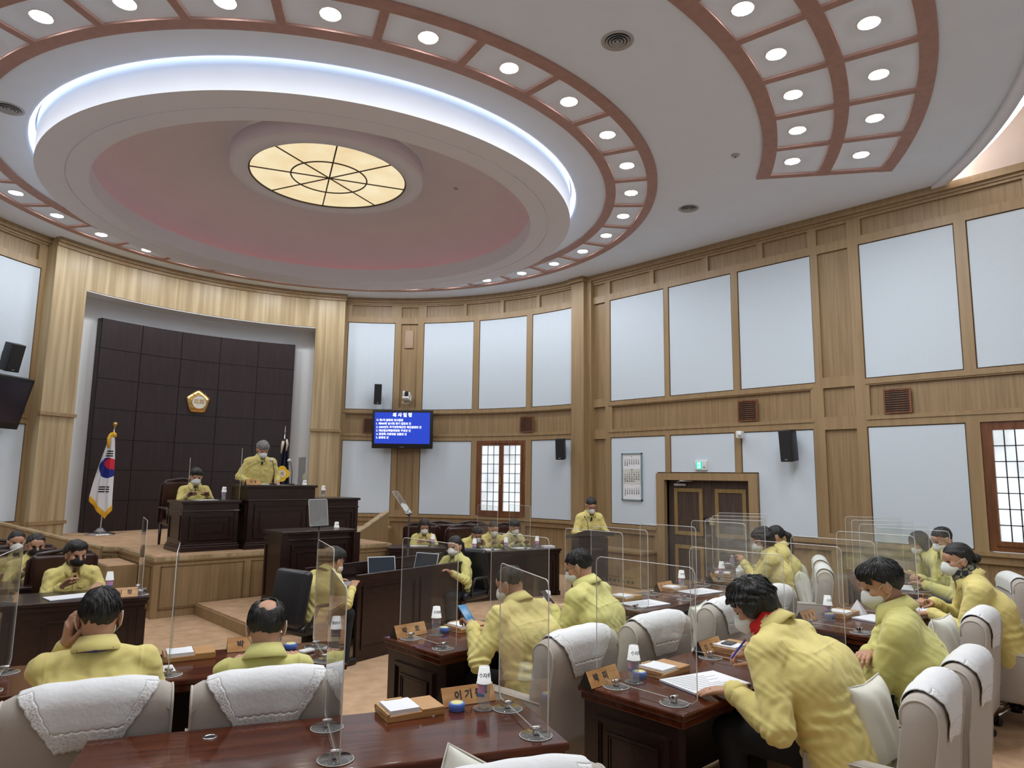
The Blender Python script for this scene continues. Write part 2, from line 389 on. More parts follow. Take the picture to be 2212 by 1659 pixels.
MB().lathe([(3.25, 5.885), (3.28, 5.895), (3.28, 5.91), (3.25, 5.90)], n=96, closed=True).build('red_cove_lamp', 'cove_red', ring, kind='structure')
# round skylight hanging under the dome
sk = thing('ceiling_skylight', 'round warm lit glass skylight with spoked leading in the middle of the dome', 'skylight', (0, 0, 6.4))
MB().lathe([(1.17, .0), (1.41, .0), (1.43, .03), (1.43, .24), (1.17, .24)], n=96, closed=True).build('rim', 'plaster_ring', sk)
def glassmat():
    m, t, b = nt('lit_glass'); n = t.nodes.new('ShaderNodeTexNoise'); n.inputs['Scale'].default_value = 2.2; n.inputs['Detail'].default_value = 8
    r = t.nodes.new('ShaderNodeValToRGB'); r.color_ramp.elements[0].position = .25; r.color_ramp.elements[1].position = .7
    r.color_ramp.elements[0].color = (.86, .66, .36, 1); r.color_ramp.elements[1].color = (.98, .86, .58, 1)
    tc = t.nodes.new('ShaderNodeTexCoord'); t.links.new(tc.outputs['Object'], n.inputs['Vector']); t.links.new(n.outputs['Fac'], r.inputs['Fac'])
    t.links.new(r.outputs['Color'], b.inputs['Emission Color']); b.inputs['Emission Strength'].default_value = .92; b.inputs['Base Color'].default_value = (.2, .16, .1, 1)
glassmat()
MB().lathe([(.001, .03), (1.18, .03)], n=96).build('lit_glass_pane', 'lit_glass', sk)
ld = MB()
for k in range(8):
    a = R_(22 + 45 * k); ld.tube([(0, 0, .025), (1.16 * math.cos(a), 1.16 * math.sin(a), .025)], .011, 6)
ld.tube([(.565 * math.cos(2 * PI * i / 64), .565 * math.sin(2 * PI * i / 64), .025) for i in range(64)], .012, 6, True)
ld.tube([(1.16 * math.cos(2 * PI * i / 64), 1.16 * math.sin(2 * PI * i / 64), .02) for i in range(64)], .014, 6, True)
ld.build('leading', 'lead', sk)
MB().lathe([(8.92, 6.10), (9.0, 6.10), (9.0, 6.14), (8.92, 6.14)], n=60, a0=a0 + .05, a1=a1 - .05, closed=True).build('rear_fill_strip', 'rear_fill', ceil, kind='structure')  # added glowing strip, unseen behind the ceiling lip, to brighten the rear ceiling
# brown ribs: ring of 32 coffers, double band of coffers at the rear
def rib_ring(name, r0, r1, a0, a1, n): MB().lathe([(r0, 5.975), (r1, 5.975), (r1, 6.0), (r0, 6.0)], n=n, a0=a0, a1=a1, closed=True, smooth=False).build(name, 'rib_brown', kind='structure')
rib_ring('trim_2', 4.21, 4.35, 0, 2 * PI, 192); rib_ring('trim_3', 4.79, 4.93, 0, 2 * PI, 192)
def radial(mb, a, r0, r1, wd):
    c, s = math.cos(a), math.sin(a); h = wd / 2
    mb.add([(r * c - q * s, r * s + q * c, z) for r in (r0, r1) for q in (-h, h) for z in (5.977, 6.0)], [(0, 1, 3, 2), (4, 6, 7, 5), (0, 4, 5, 1), (2, 3, 7, 6), (0, 2, 6, 4), (1, 5, 7, 3)])
rb = MB()
for k in range(32): radial(rb, R_(-89.9 + 11.25 * k), 4.34, 4.80, .085)
rb.build('trim_4', 'rib_brown', kind='structure')
b0, b1 = R_(-53.6 - 7.25 * 10.05), R_(-53.45)
for i, (p, q) in enumerate(((6.25, 6.42), (7.02, 7.17), (7.80, 7.96))): rib_ring('trim_%d' % (5 + i), p, q, b0, b1, 90)
rb = MB()
for k in range(11): radial(rb, R_(-53.85 - 7.22 * k), 6.41, 7.03, .10 if k in (0, 10) else .085); radial(rb, R_(-53.85 - 7.22 * k), 7.16, 7.81, .10 if k in (0, 10) else .085)
rb.build('trim_8', 'rib_brown', kind='structure')
# downlights
dl = thing('ceiling_downlight', 'round white downlight in the ring of coffers around the dome', 'ceiling light', (0, 0, 6), 0, 'downlights ringing the dome')
MB().lathe([(.086, -.004), (.098, -.012), (.106, -.004), (.106, .0)], n=32).build('lamp_trim', 'lamp_trim', dl)
MB().lathe([(.001, -.022), (.045, -.019), (.072, -.012), (.087, -.003)], n=32).build('diffuser', 'lamp_disc', dl, fix=False)
def place_light(first, r, a, label, group):
    loc = (r * math.cos(a), r * math.sin(a), 6.0)
    if first: dl.location = loc
    else: dup(dl, loc, a, label, group)
for k in range(32): place_light(k == 0, 4.57, R_(-95.5 + 11.25 * k), None, None)
for k in range(10):
    for r, lb in ((6.64, 'round white downlight in the inner row of the curved double band'), (7.45, 'round white downlight in the outer row of the curved double band')):
        place_light(False, r, R_(-57.45 - 7.22 * k), lb, 'downlights in the inner row of the rear band' if r < 7 else 'downlights in the outer row of the rear band')
# round air diffusers and a detector
def vent(x, y, label):
    v = thing('ceiling_vent', label, 'air vent', (x, y, 6.0)); v.scale = (.62, .62, .8)
    MB().lathe([(.19, -.003), (.235, -.015), (.25, -.006), (.25, 0)], n=40).build('rim', 'vent_grey', v)
    MB().lathe([(.001, -.002), (.2, -.002)], n=40).build('backing', 'vent_dark', v)
    for r in (.155, .105, .055):
        MB().lathe([(r - .012, -.004), (r + .022, -.022), (r + .026, -.018), (r, -.002)], n=36, closed=True).build('ring', 'vent_grey', v)
    MB().lathe([(.001, -.02), (.028, -.016), (.03, -.004)], n=20).build('hub', 'vent_grey', v)
vent(0, -5.58, 'round ceiling air vent between the dome ring and the double band of lights')
vent(4.0, -3.78, 'round ceiling air vent above the right wall beside the ring')
vent(-3.99, .02, 'round ceiling air vent left of the dome, inside the ring of lights')
def detector(x, y, z, label):
    t = thing('smoke_detector', label, 'smoke detector', (x, y, z)); MB().lathe([(.0, -.03), (.025, -.03), (.045, -.018), (.055, 0)], 24).build('cap', 'vent_grey', t); MB().lathe([(.0, -.034), (.012, -.034), (.012, -.03)], 16).build('sensor', 'vent_dark', t)
detector(2.9, -5.17, 6.0, 'small round detector on the ceiling between the ring and the double band')
detector(1.98, -.62, 6.69, 'small dark round detector under the dome right of the lit skylight')
# ------------------------------------------------------------------ windows, door, radiator boxes
mat('window_paper', (.8, .82, .85), .6); MATS['window_paper'].node_tree.nodes['Principled BSDF'].inputs['Emission Color'].default_value = (.86, .93, 1., 1)
def paperglass():
    m, t, b = nt('lit_window_glass'); tc = t.nodes.new('ShaderNodeTexCoord'); n = t.nodes.new('ShaderNodeTexNoise'); n.inputs['Scale'].default_value = 2.0
    t.links.new(tc.outputs['Object'], n.inputs['Vector']); r = t.nodes.new('ShaderNodeMapRange'); r.inputs['From Min'].default_value = .3; r.inputs['From Max'].default_value = .7
    r.inputs['To Min'].default_value = .62; r.inputs['To Max'].default_value = 1.15
    t.links.new(n.outputs['Fac'], r.inputs['Value']); t.links.new(r.outputs['Result'], b.inputs['Emission Strength'])
    b.inputs['Emission Color'].default_value = (.88, .95, 1, 1); b.inputs['Base Color'].default_value = (.35, .37, .38, 1)
paperglass()
def window(name, mp, u0, u1, z0, z1, per_m):
    """two casements of 3 x 7 panes; per_m = wall units per metre"""
    s = 1 if u1 > u0 else -1; k = per_m * s; cv = per_m > 5
    fr = MB(); e = .075 * k
    wbox(fr, mp, u0, u1, z0, z0 + .07, .02, -.06, False); wbox(fr, mp, u0, u1, z1 - .06, z1, .02, -.06, False)
    wbox(fr, mp, u0, u0 + e, z0 + .07, z1 - .06, .02, -.06, False); wbox(fr, mp, u1 - e, u1, z0 + .07, z1 - .06, .02, -.06, False)
    w = fr.build(name, 'cherry_frame', kind='structure')
    mid = (u0 + u1) / 2; a0, a1, b0, b1 = u0 + e, mid, mid, u1 - e
    for p, q in ((a0, a1), (b0, b1)):
        c = MB(); t = .05 * k
        wbox(c, mp, p, p + t, z0 + .07, z1 - .06, .035, -.03, False); wbox(c, mp, q - t, q, z0 + .07, z1 - .06, .035, -.03, False)
        wbox(c, mp, p + t, q - t, z0 + .07, z0 + .13, .035, -.03, False); wbox(c, mp, p + t, q - t, z1 - .11, z1 - .06, .035, -.03, False)
        ca = c.build('casement', 'cherry_frame', w, kind='structure')
        g = MB(); wbox(g, mp, p + t, q - t, z0 + .13, z1 - .11, -.005, -.012, False); g.build('glass', 'lit_window_glass', ca, kind='structure')
        b = MB(); pu, qu = p + t, q - t; zz0, zz1 = z0 + .13, z1 - .11
        for i in (1, 2): u = pu + (qu - pu) * i / 3; wbox(b, mp, u - .006 * k, u + .006 * k, zz0, zz1, .008, -.006, False)
        for i in range(1, 7): z = zz0 + (zz1 - zz0) * i / 7; wbox(b, mp, pu, qu, z - .006, z + .006, .008, -.006, False)
        b.build('glazing_bars', 'black_plastic', ca, kind='structure')
    h = MB(); zc = (z0 + z1) / 2 - .05; wbox(h, mp, mid - .012 * k, mid + .012 * k, zc - .09, zc + .09, .055, .035, False); h.build('window_handle', 'brass', w, kind='structure')
window('window_1', arcmap(5.68), 13.1, 25.4, 1.06, 2.70, math.degrees(1 / 5.68))
window('window_2', wallmap(5.80), -6.93, -7.98, 1.06, 2.70, 1.0)
window('window_3', (lambda u, z, d: arcmap(5.68)(177 - u, z, d)), 13.1, 25.4, 1.06, 2.70, math.degrees(1 / 5.68))
window('window_4', wallmap(-5.80), -6.93, -7.98, 1.06, 2.70, 1.0)
# door
wood('door_dark', (.045, .028, .022), (.085, .055, .042), (30, 30, 2), .5)
wood('door_gold', (.230, .150, .050), (.300, .205, .080), (30, 30, 3), .5)
dfr = MB()
wbox(dfr, mpS, -2.07, -1.90, 0, 1.90, .09, -.13, False); wbox(dfr, mpS, -3.84, -3.69, 0, 1.90, .09, -.13, False); wbox(dfr, mpS, -3.84, -1.90, 1.90, 2.02, .09, -.13, False)
door = dfr.build('door_1', 'oak_frame', kind='structure')
for a, b, hs in ((-2.07, -2.88, 1), (-2.88, -3.69, -1)):
    lf = MB(); wbox(lf, mpS, a, b, .01, 1.90, -.06, -.10, False); leaf = lf.build('door_leaf', 'door_dark', door, kind='structure')
    a2, b2 = a - .12, b + .12
    g = MB()
    for z0, z1 in ((.12, .78), (.95, 1.76)):
        t = .065
        wbox(g, mpS, a2, b2, z1 - t, z1, -.045, -.062, False); wbox(g, mpS, a2, b2, z0, z0 + t, -.045, -.062, False)
        wbox(g, mpS, a2, a2 - t, z0 + t, z1 - t, -.045, -.062, False); wbox(g, mpS, b2 + t, b2, z0 + t, z1 - t, -.045, -.062, False)
    g.build('gold_moulding', 'door_gold', leaf, kind='structure')
lk = MB(); wbox(lk, mpS, -2.78, -2.86, 1.16, 1.27, -.02, -.06, False); lk.build('lock_body', 'black_plastic', door, kind='structure')
lk = MB(); wbox(lk, mpS, -2.90, -3.0, 1.15, 1.28, -.02, -.06, False); lk.tube([(5.83, -2.87, 1.22), (5.79, -2.87, 1.22), (5.79, -2.95, 1.23)], .012); lk.build('door_handle', 'chrome', door, kind='structure')
lk = MB(); wbox(lk, mpS, -2.22, -2.45, 1.80, 1.84, .0, -.05, False); lk.tube([(5.82, -2.27, 1.86), (5.70, -2.42, 1.885), (5.78, -2.60, 1.885)], .011); lk.build('door_closer', 'vent_grey', door, kind='structure')
# radiator box below the calendar
rbx = thing('radiator_cover', 'oak radiator box with a row of round vent holes beside the double door', 'radiator cover', (5.46, -1.25, 0))
b = MB(); b.box(-.16, .29, -.6, .52, .03, .60); b.box(-.14, .29, -.58, .50, 0, .03); b.build('box', 'oak_frame', rbx)
b = MB(); b.box(-.21, .29, -.64, .54, .60, .64); b.build('top_board', 'oak_frame', rbx)
b = MB(); b.box(-.172, -.158, -.5, .42, .18, .55); b.build('front_panel', 'oak', rbx)
for i in range(9): y = -.42 + .1 * i; MB().cyl((-.168, y, .105), (-.155, y, .105), .026, n=20).build('vent_hole', 'vent_dark', rbx)
# wall vents
def wall_vent(label, f, u0, u1, z0, z1):
    P = [Vector(f(u, z, .045)) for u, z in ((u0, z0), (u1, z0), (u1, z1))]
    c = (P[0] + P[2]) / 2; w = (P[1] - P[0]).length; h = z1 - z0; d = (P[1] - P[0]).normalized(); n = Vector((0, 0, 1)).cross(d)
    if n.dot(-c) < 0: n = -n; d = -d
    t = thing('wall_vent', label, 'air vent', c, math.atan2(n.y, n.x) + PI / 2)
    b = MB(); b.box(-w / 2, w / 2, -.02, 0, h / 2 - .025, h / 2); b.box(-w / 2, w / 2, -.02, 0, -h / 2, -h / 2 + .025); b.box(-w / 2, -w / 2 + .025, -.02, 0, -h / 2 + .025, h / 2 - .025); b.box(w / 2 - .025, w / 2, -.02, 0, -h / 2 + .025, h / 2 - .025)
    b.build('frame', 'cherry_frame', t)
    MB().box(-w / 2 + .02, w / 2 - .02, -.004, -.001, -h / 2 + .02, h / 2 - .02).build('backing', 'black_plastic', t)
    b = MB()
    for i in range(9): z = -h / 2 + .045 + (h - .09) * i / 8; b.box(-w / 2 + .02, w / 2 - .02, -.016, -.006, z - .005, z + .007)
    b.build('louvre', 'cherry_frame', t)
wall_vent('dark slatted wall vent peeking out beside the blue television', mpR, 49.4, 52.4, 2.87, 3.20)
wall_vent('dark slatted wall vent above the curved wall\'s lit window', mpR, 11.0, 14.5, 2.87, 3.21)
wall_vent('dark slatted wall vent above the tall black speaker right of the door', mpS, -3.53, -3.88, 2.87, 3.22)
wall_vent('dark slatted wall vent nearest the camera on the right wall', mpS, -5.79, -6.15, 2.87, 3.22)
# loudspeakers
def speaker(label, loc, ang, w, h, d, tilt=0.):
    t = thing('wall_speaker', label, 'speaker', loc, ang); t.rotation_euler = (tilt, 0, ang)
    MB().rbox(-w / 2, w / 2, -d, 0, -h / 2, h / 2, .012).build('cabinet', 'black_plastic', t)
    g = MB(); g.box(-w / 2 + .012, w / 2 - .012, -d - .006, -d + .002, -h / 2 + .012, h / 2 - .012); g.build('grille', 'speaker_grille', t)
    b = MB(); b.box(-.03, .03, -.01, .12, -.06, .06); b.build('bracket', 'black_plastic', t)
    MB().box(-.02, .02, -d - .008, -d - .005, -h / 2 + .03, -h / 2 + .04).build('badge', 'vent_grey', t)
def inward(x, y): return math.atan2(-y, -x) + PI / 2
def polar(R, a): return R * math.cos(R_(a)), R * math.sin(R_(a))
speaker('tall black speaker on the white panel right of the double door', (5.66, -4.46, 2.46), -PI / 2 + .0, .19, .48, .22, .12)
x, y = polar(5.54, 2.6); speaker('black speaker on the white panel beside the corner pilaster', (x, y, 2.50), inward(x, y) + .45, .17, .42, .2, .12)
x, y = polar(5.55, 49.2); speaker('small black speaker high up above the blue television', (x, y, 3.75), inward(x, y) + .2, .16, .46, .16, .15)
x, y = polar(5.48, 126.2); speaker('black speaker high on the curved wall left of the arch', (x, y, 3.76), inward(x, y) - .15, .22, .46, .2, .25)
# television with the agenda
emit('screen_blue', (.012, .055, .58), 1.0, (.01, .01, .05)); emit('screen_white', (.80, .84, 1.), .95); emit('screen_yellow', (.9, .9, .72), 1.0)
def tv(label, loc, ang, w, h, tilt, lines=True):
    t = thing('television', label, 'television', loc, ang); t.rotation_euler = (tilt, 0, ang)
    MB().rbox(-w / 2, w / 2, -.05, .04, -h / 2, h / 2, .015).build('bezel', 'black_plastic', t)
    MB().box(-.2, .2, .04, .16, -.15, .15).build('wall_mount', 'black_plastic', t)
    sw, sh = w * .455, h * .405; zc = h * .03
    if lines:
        s = MB().box(-sw, sw, -.054, -.049, zc - sh, zc + sh).build('screen', 'screen_blue', t)
        def line(txt, x, z, size, m='screen_white', ctr=False):
            mb = text_mb(txt, size, .001, .004 * size / .1); xs = [v[0] for v in mb.v]; off = 0 if ctr else -min(xs)
            mb.v = [(v[0] + off + x, -.0555 - v[2], v[1] + z) for v in mb.v]; mb.build('agenda_text', m, s, fix=False)
        line('의 사 일 정', 0, zc + sh * .83, .098, 'screen_yellow', True)
        rows = ['○ 제1차 본회의 의사일정', '1. 제000회 임시회 회기 결정의 건', '2. 2020년도 추가경정예산안 제안설명의 건', '3. 예산결산특별위원회 구성의 건', '4. 회의록 서명의원 선출의 건', '5. 휴회의 건']
        for i, r in enumerate(rows): line(r, -sw * .94, zc + sh * (.50 - .225 * i), .058)
    else: MB().box(-sw, sw, -.054, -.049, zc - sh, zc + sh).build('screen', 'screen_off', t)
    MB().box(-.05, .05, -.053, -.049, -h / 2 + .03, -h / 2 + .037).build('badge', 'vent_grey', t)
mat('screen_off', (.02, .018, .035), .15)
x, y = polar(5.42, 42.7); tv('wall television showing a white agenda on a blue screen', (x, y, 2.945), inward(x, y) + .02, 1.37, .86, .06)
x, y = polar(5.35, 130.3); tv('switched-off black television at the left picture edge', (x, y, 3.0), inward(x, y), 1.37, .86, .28, False)
# PTZ camera on the pillar
x, y = polar(5.60, 42.3); t = thing('video_camera', 'white swivelling video camera on a bracket above the television', 'camera', (x, y, 3.62), inward(x, y))
b = MB(); b.box(-.015, .09, -.01, .05, -.03, .12); b.box(-.06, .09, -.16, .02, -.005, .01); b.build('bracket', 'white_plastic', t)
MB().rbox(-.08, .08, -.19, -.03, .01, .07, .02).build('camera_base', 'white_plastic', t)
b = MB(); b.rbox(-.07, -.02, -.18, -.05, .07, .20, .02); b.rbox(.05, .09, -.15, -.07, .07, .17, .015); b.build('yoke', 'white_plastic', t)
b = MB(); b.rbox(-.02, .05, -.17, -.05, .08, .19, .02); b.cyl((.015, -.20, .135), (.015, -.16, .135), .03); b.build('lens', 'black_plastic', t)
b = MB(); b.tube([(-.05, -.02, .0), (-.10, -.06, -.05), (-.07, -.08, -.085), (.02, -.05, -.08), (.07, 0, -.06)], .008); b.build('cable', 'white_plastic', t)
x, y = polar(5.69, 42.5); tag(MB().rbox(-.10, .10, -.02, .02, -.21, .21, .008).build('wall_plate', 'pale_plate', mx=Matrix.Translation((x, y, 5.05)) @ Matrix.Rotation(inward(x, y), 4, 'Z')), 'plain pale pink plate high on the wooden pillar above the camera', 'wall plate')
t = thing('motion_detector', 'small white detector on the wood post right above the door', 'detector', (5.70, -3.60, 2.65), -PI / 2)
MB().rbox(-.05, .05, -.09, .02, -.06, .06, .015).build('housing', 'white_plastic', t); MB().sph((.03, -.10, .0), .035).build('lens', 'white_plastic', t)
# exit sign
emit('exit_green', (.0, .55, .36), .9); emit('exit_white', (.75, 1., .95), 1.1)
t = thing('exit_sign', 'small white emergency exit sign with a lit green running figure over the door', 'exit sign', (5.76, -2.81, 2.155), -PI / 2)
MB().rbox(-.115, .115, -.03, .03, -.085, .085, .01).build('housing', 'white_plastic', t)
g = MB().box(-.085, .025, -.035, -.028, -.06, .06).build('green_face', 'exit_green', t)
b = MB(); b.box(-.06, .0, -.038, -.034, -.05, .05); b.build('lit_doorway', 'exit_white', g)
b = MB(); b.sph((-.025, -.04, .033), .009, 8, 6); b.tube([(-.028, -.041, .022), (-.035, -.041, -.005)], .007, 6); b.tube([(-.035, -.041, -.005), (-.018, -.041, -.02), (-.028, -.041, -.042)], .005, 6); b.tube([(-.035, -.041, -.005), (-.045, -.041, -.025), (-.056, -.041, -.025)], .005, 6); b.tube([(-.028, -.041, .018), (-.012, -.041, .008), (-.008, -.041, .016)], .004, 6); b.tube([(-.028, -.041, .018), (-.048, -.041, .012), (-.05, -.041, -.002)], .004, 6)
b.build('running_figure', 'exit_green', g)
MB().box(.05, .09, -.034, -.03, -.04, -.02).build('button', 'grey_plastic', t)
# calendar
mat('paper', (.78, .80, .84), .7); mat('paper_grey', (.50, .50, .50), .7); mat('ink', (.02, .02, .025), .6); mat('ink_grey', (.25, .25, .28), .6)
mat('calendar_frame', (.20, .28, .31), .4)
t = thing('wall_calendar', 'tall framed calendar with three months printed, on the white panel left of the door', 'calendar', (5.77, -1.33, 1.95), -PI / 2)
b = MB(); W2, H2 = .235, .44
for x0, x1, z0, z1 in ((-W2, W2, H2 - .022, H2), (-W2, W2, -H2, -H2 + .022), (-W2, -W2 + .022, -H2, H2), (W2 - .022, W2, -H2, H2)): b.box(x0, x1, -.03, .02, z0, z1)
b.build('frame', 'calendar_frame', t)
sh = MB().box(-W2 + .02, W2 - .02, -.015, .0, -H2 + .02, H2 - .02).build('sheet', 'paper', t)
MB().box(-W2 + .035, W2 - .035, -.017, -.014, -.135, .145).build('middle_month', 'paper_band', sh)

mb = MB()
for zt, first, last, size, mo in ((.36, 0, 30, .023, '11'), (.115, 2, 31, .034, '12'), (-.165, 5, 31, .023, '1')):
    def put(txt, x, z, s):
        q = text_mb(txt, s, .001, .0012); mb.add([(v[0] + x, -.018 - v[2], v[1] + z) for v in q.v], q.f)
    put(mo, 0, zt + .012, size * 1.15)
    for d in range(last):
        c = (first + d) % 7; r = (first + d) // 7; put(str(d + 1), (c - 3) * .052, zt - .035 - r * (.028 if size < .03 else .041), size)
mb.build('printed_dates', 'ink', sh, fix=False)
# emblem on the backdrop: five-petalled gold flower with a white disc
ex, ey = polar(5.735, 87.7); em = thing('wall_emblem', 'gold five-petalled flower emblem with a white disc on the dark backdrop', 'emblem', (ex, ey, 3.385), inward(ex, ey))
def flower(R, mb, d0, d1, n=100):
    pts = []
    for i in range(n):
        a = 2 * PI * i / n + PI / 2; q = (a - PI / 2) * 5 / (2 * PI); f = abs((q % 1) - .5) * 2   # 1 at petal tips
        r = R * (.845 + .155 * (f ** 1.6)) ; pts.append((r * math.cos(a), r * math.sin(a)))
    vs = [(x, d0, z) for x, z in pts] + [(x * .93, d1, z * .93) for x, z in pts] + [(x * .55, d1 - .012, z * .55) for x, z in pts]
    m = len(pts); fs = [(i, (i + 1) % m, m + (i + 1) % m, m + i) for i in range(m)] + [(m + i, m + (i + 1) % m, 2 * m + (i + 1) % m, 2 * m + i) for i in range(m)] + [tuple(range(2 * m, 3 * m))]
    return mb.add(vs, fs, True)
mat('gold', (.80, .52, .20), .25, metal=1.)
flower(.26, MB(), .0, -.04).build('petals', 'gold', em)
b = MB()
for k in range(5):
    a = PI / 2 + 2 * PI * (k + .5) / 5; b.tube([(.14 * math.cos(a), -.052, .14 * math.sin(a)), (.235 * math.cos(a), -.04, .235 * math.sin(a))], .005, 6)
b.build('petal_veins', 'brass', em)
MB().cyl((0, -.03, 0), (0, -.066, 0), .142, n=48).build('disc', 'white_enamel', em, fix=True)
b = MB(); b.tube([(.142 * math.cos(2 * PI * i / 40), -.066, .142 * math.sin(2 * PI * i / 40)) for i in range(40)], .009, 8, True); b.build('disc_rim', 'gold', em)
q = text_mb('의회', .12, .006, .002); MB().add([(v[0], -.069 - v[2], v[1]) for v in q.v], q.f).build('raised_letters', 'gold', em, fix=False)
# ------------------------------------------------------------------ rostrum stage
SZ = .79
def arcpts(R, a0, a1, n=12): return [polar(R, a0 + (a1 - a0) * i / n) for i in range(n + 1)]
poly = [(-1.85, .72), (1.85, .72), (1.85, 2.35), (3.05, 3.0)] + arcpts(5.70, 45, 64, 8) + arcpts(6.10, 64, 113, 20) + arcpts(5.70, 113, 131, 8) + [(-3.05, 3.0), (-1.85, 2.5)]
st = MB().prism(poly, 0, SZ - .05).build('stage_floor', 'oak_frame', kind='structure')
inner = [(-1.80, .77), (1.80, .77), (1.80, 2.37), (3.0, 3.03)] + arcpts(5.70, 45.2, 64, 8) + arcpts(6.10, 64, 113, 20) + arcpts(5.70, 113, 130.8, 8) + [(-3.0, 3.03), (-1.80, 2.52)]
MB().prism(poly, SZ - .05, SZ - .006).build('stage_nosing', 'oak_light', st, kind='structure')
MB().prism(inner, SZ - .02, SZ).build('stage_carpet', 'carpet', st, kind='structure')
b = MB(); fr = MB()
def panelled(b, fr, p0, p1, z0, z1, cuts, out):
    """raised frame strips and thin panels on a vertical face p0->p1"""
    p0 = Vector(p0); p1 = Vector(p1); d = p1 - p0; L = d.length; d.normalize(); n = Vector((d.y, -d.x)) * out
    M4 = Matrix(((d.x, n.x, 0, p0.x), (d.y, n.y, 0, p0.y), (0, 0, 1, 0), (0, 0, 0, 1)))
    for a, c in cuts:
        b.box(a * L + .03, c * L - .03, 0, .006, z0 + .13, z1 - .12, M4)
        for x0, x1, za, zb in ((a * L, c * L, z1 - .115, z1 - .105), (a * L, c * L, z0 + .105, z0 + .115)): fr.box(x0 + .01, x1 - .01, 0, .012, za, zb, M4)
        for x in (a * L + .015, c * L - .027): fr.box(x, x + .012, 0, .012, z0 + .105, z1 - .105, M4)
    fr.box(0, L, 0, .012, z1 - .06, z1 - .045, M4)
for p0, p1, cuts in (((-1.85, .72), (1.85, .72), [(.02, .33), (.35, .65), (.67, .98)]), ((-1.85, 2.5), (-1.85, .72), [(.05, .95)]), ((-3.05, 3.0), (-1.85, 2.5), [(.05, .95)]), ((1.85, .72), (1.85, 2.35), [(.05, .95)]), ((1.85, 2.35), (3.05, 3.0), [(.05, .95)])):
    panelled(b, fr, p0, p1, 0, SZ - .02, cuts, 1)
b.build('stage_panel', 'oak', st, kind='structure'); fr.build('stage_moulding', 'rib_oak', st, kind='structure')
# stairs on both sides, each with a low panelled wall and sloping handrail board
for s, nm in ((1, 'right'), (-1, 'left')):
    sb = MB()
    for i in range(4): sb.box(*sorted((s * 1.87, s * (3.1 - .28 * i))), 1.35, 2.3, .16 * i + (.0 if i == 0 else .0), .16 * (i + 1))
    sw = sb.build('floor_steps', 'oak_frame', kind='structure')
    c = MB()
    for i in range(4): c.box(*sorted((s * 1.88, s * (3.07 - .28 * i))), 1.37, 2.28, .16 * (i + 1) - .003, .16 * (i + 1) + .006)
    c.build('step_carpet', 'carpet', sw, kind='structure')
    g = MB(); g.box(*sorted((s * 2.75, s * 3.35)), 1.15, 1.25, 0, .72); g.build('step_wall', 'oak_frame', sw, kind='structure')
    c = MB(); pts = [(s * 2.1, 2.38, .79), (s * 3.3, 3.15, 1.15)]
    d = (Vector(pts[1]) - Vector(pts[0])).normalized(); sd = Vector((-d.y, d.x, 0)).normalized() * .06; q0, q1 = Vector(pts[0]), Vector(pts[1])
    up = Vector((0, 0, .03))
    c.add([q0 - sd, q0 + sd, q1 + sd, q1 - sd, q0 - sd + up, q0 + sd + up, q1 + sd + up, q1 - sd + up], [(0, 1, 2, 3), (4, 7, 6, 5), (0, 4, 5, 1), (1, 5, 6, 2), (2, 6, 7, 3), (3, 7, 4, 0)]); c.build('sloping_cap', 'oak_light', sw, kind='structure')
    c = MB(); lo = Vector((0, 0, -.0)); z0 = .4
    c.add([q0 - sd * .8, q0 + sd * .8, q1 + sd * .8, q1 - sd * .8] + [Vector((p.x, p.y, z0)) for p in (q0 - sd * .8, q0 + sd * .8, q1 + sd * .8, q1 - sd * .8)], [(0, 1, 2, 3), (4, 7, 6, 5), (0, 4, 5, 1), (1, 5, 6, 2), (2, 6, 7, 3), (3, 7, 4, 0)]); c.build('sloping_wall', 'oak_frame', sw, kind='structure')
pl = MB(); pl.box(-1.3, .75, -1.25, .70, 0, .13); pf = pl.build('floor_platform', 'oak_frame', kind='structure')
MB().box(-1.27, .72, -1.22, .70, .13, .15).build('platform_carpet', 'carpet', pf, kind='structure')
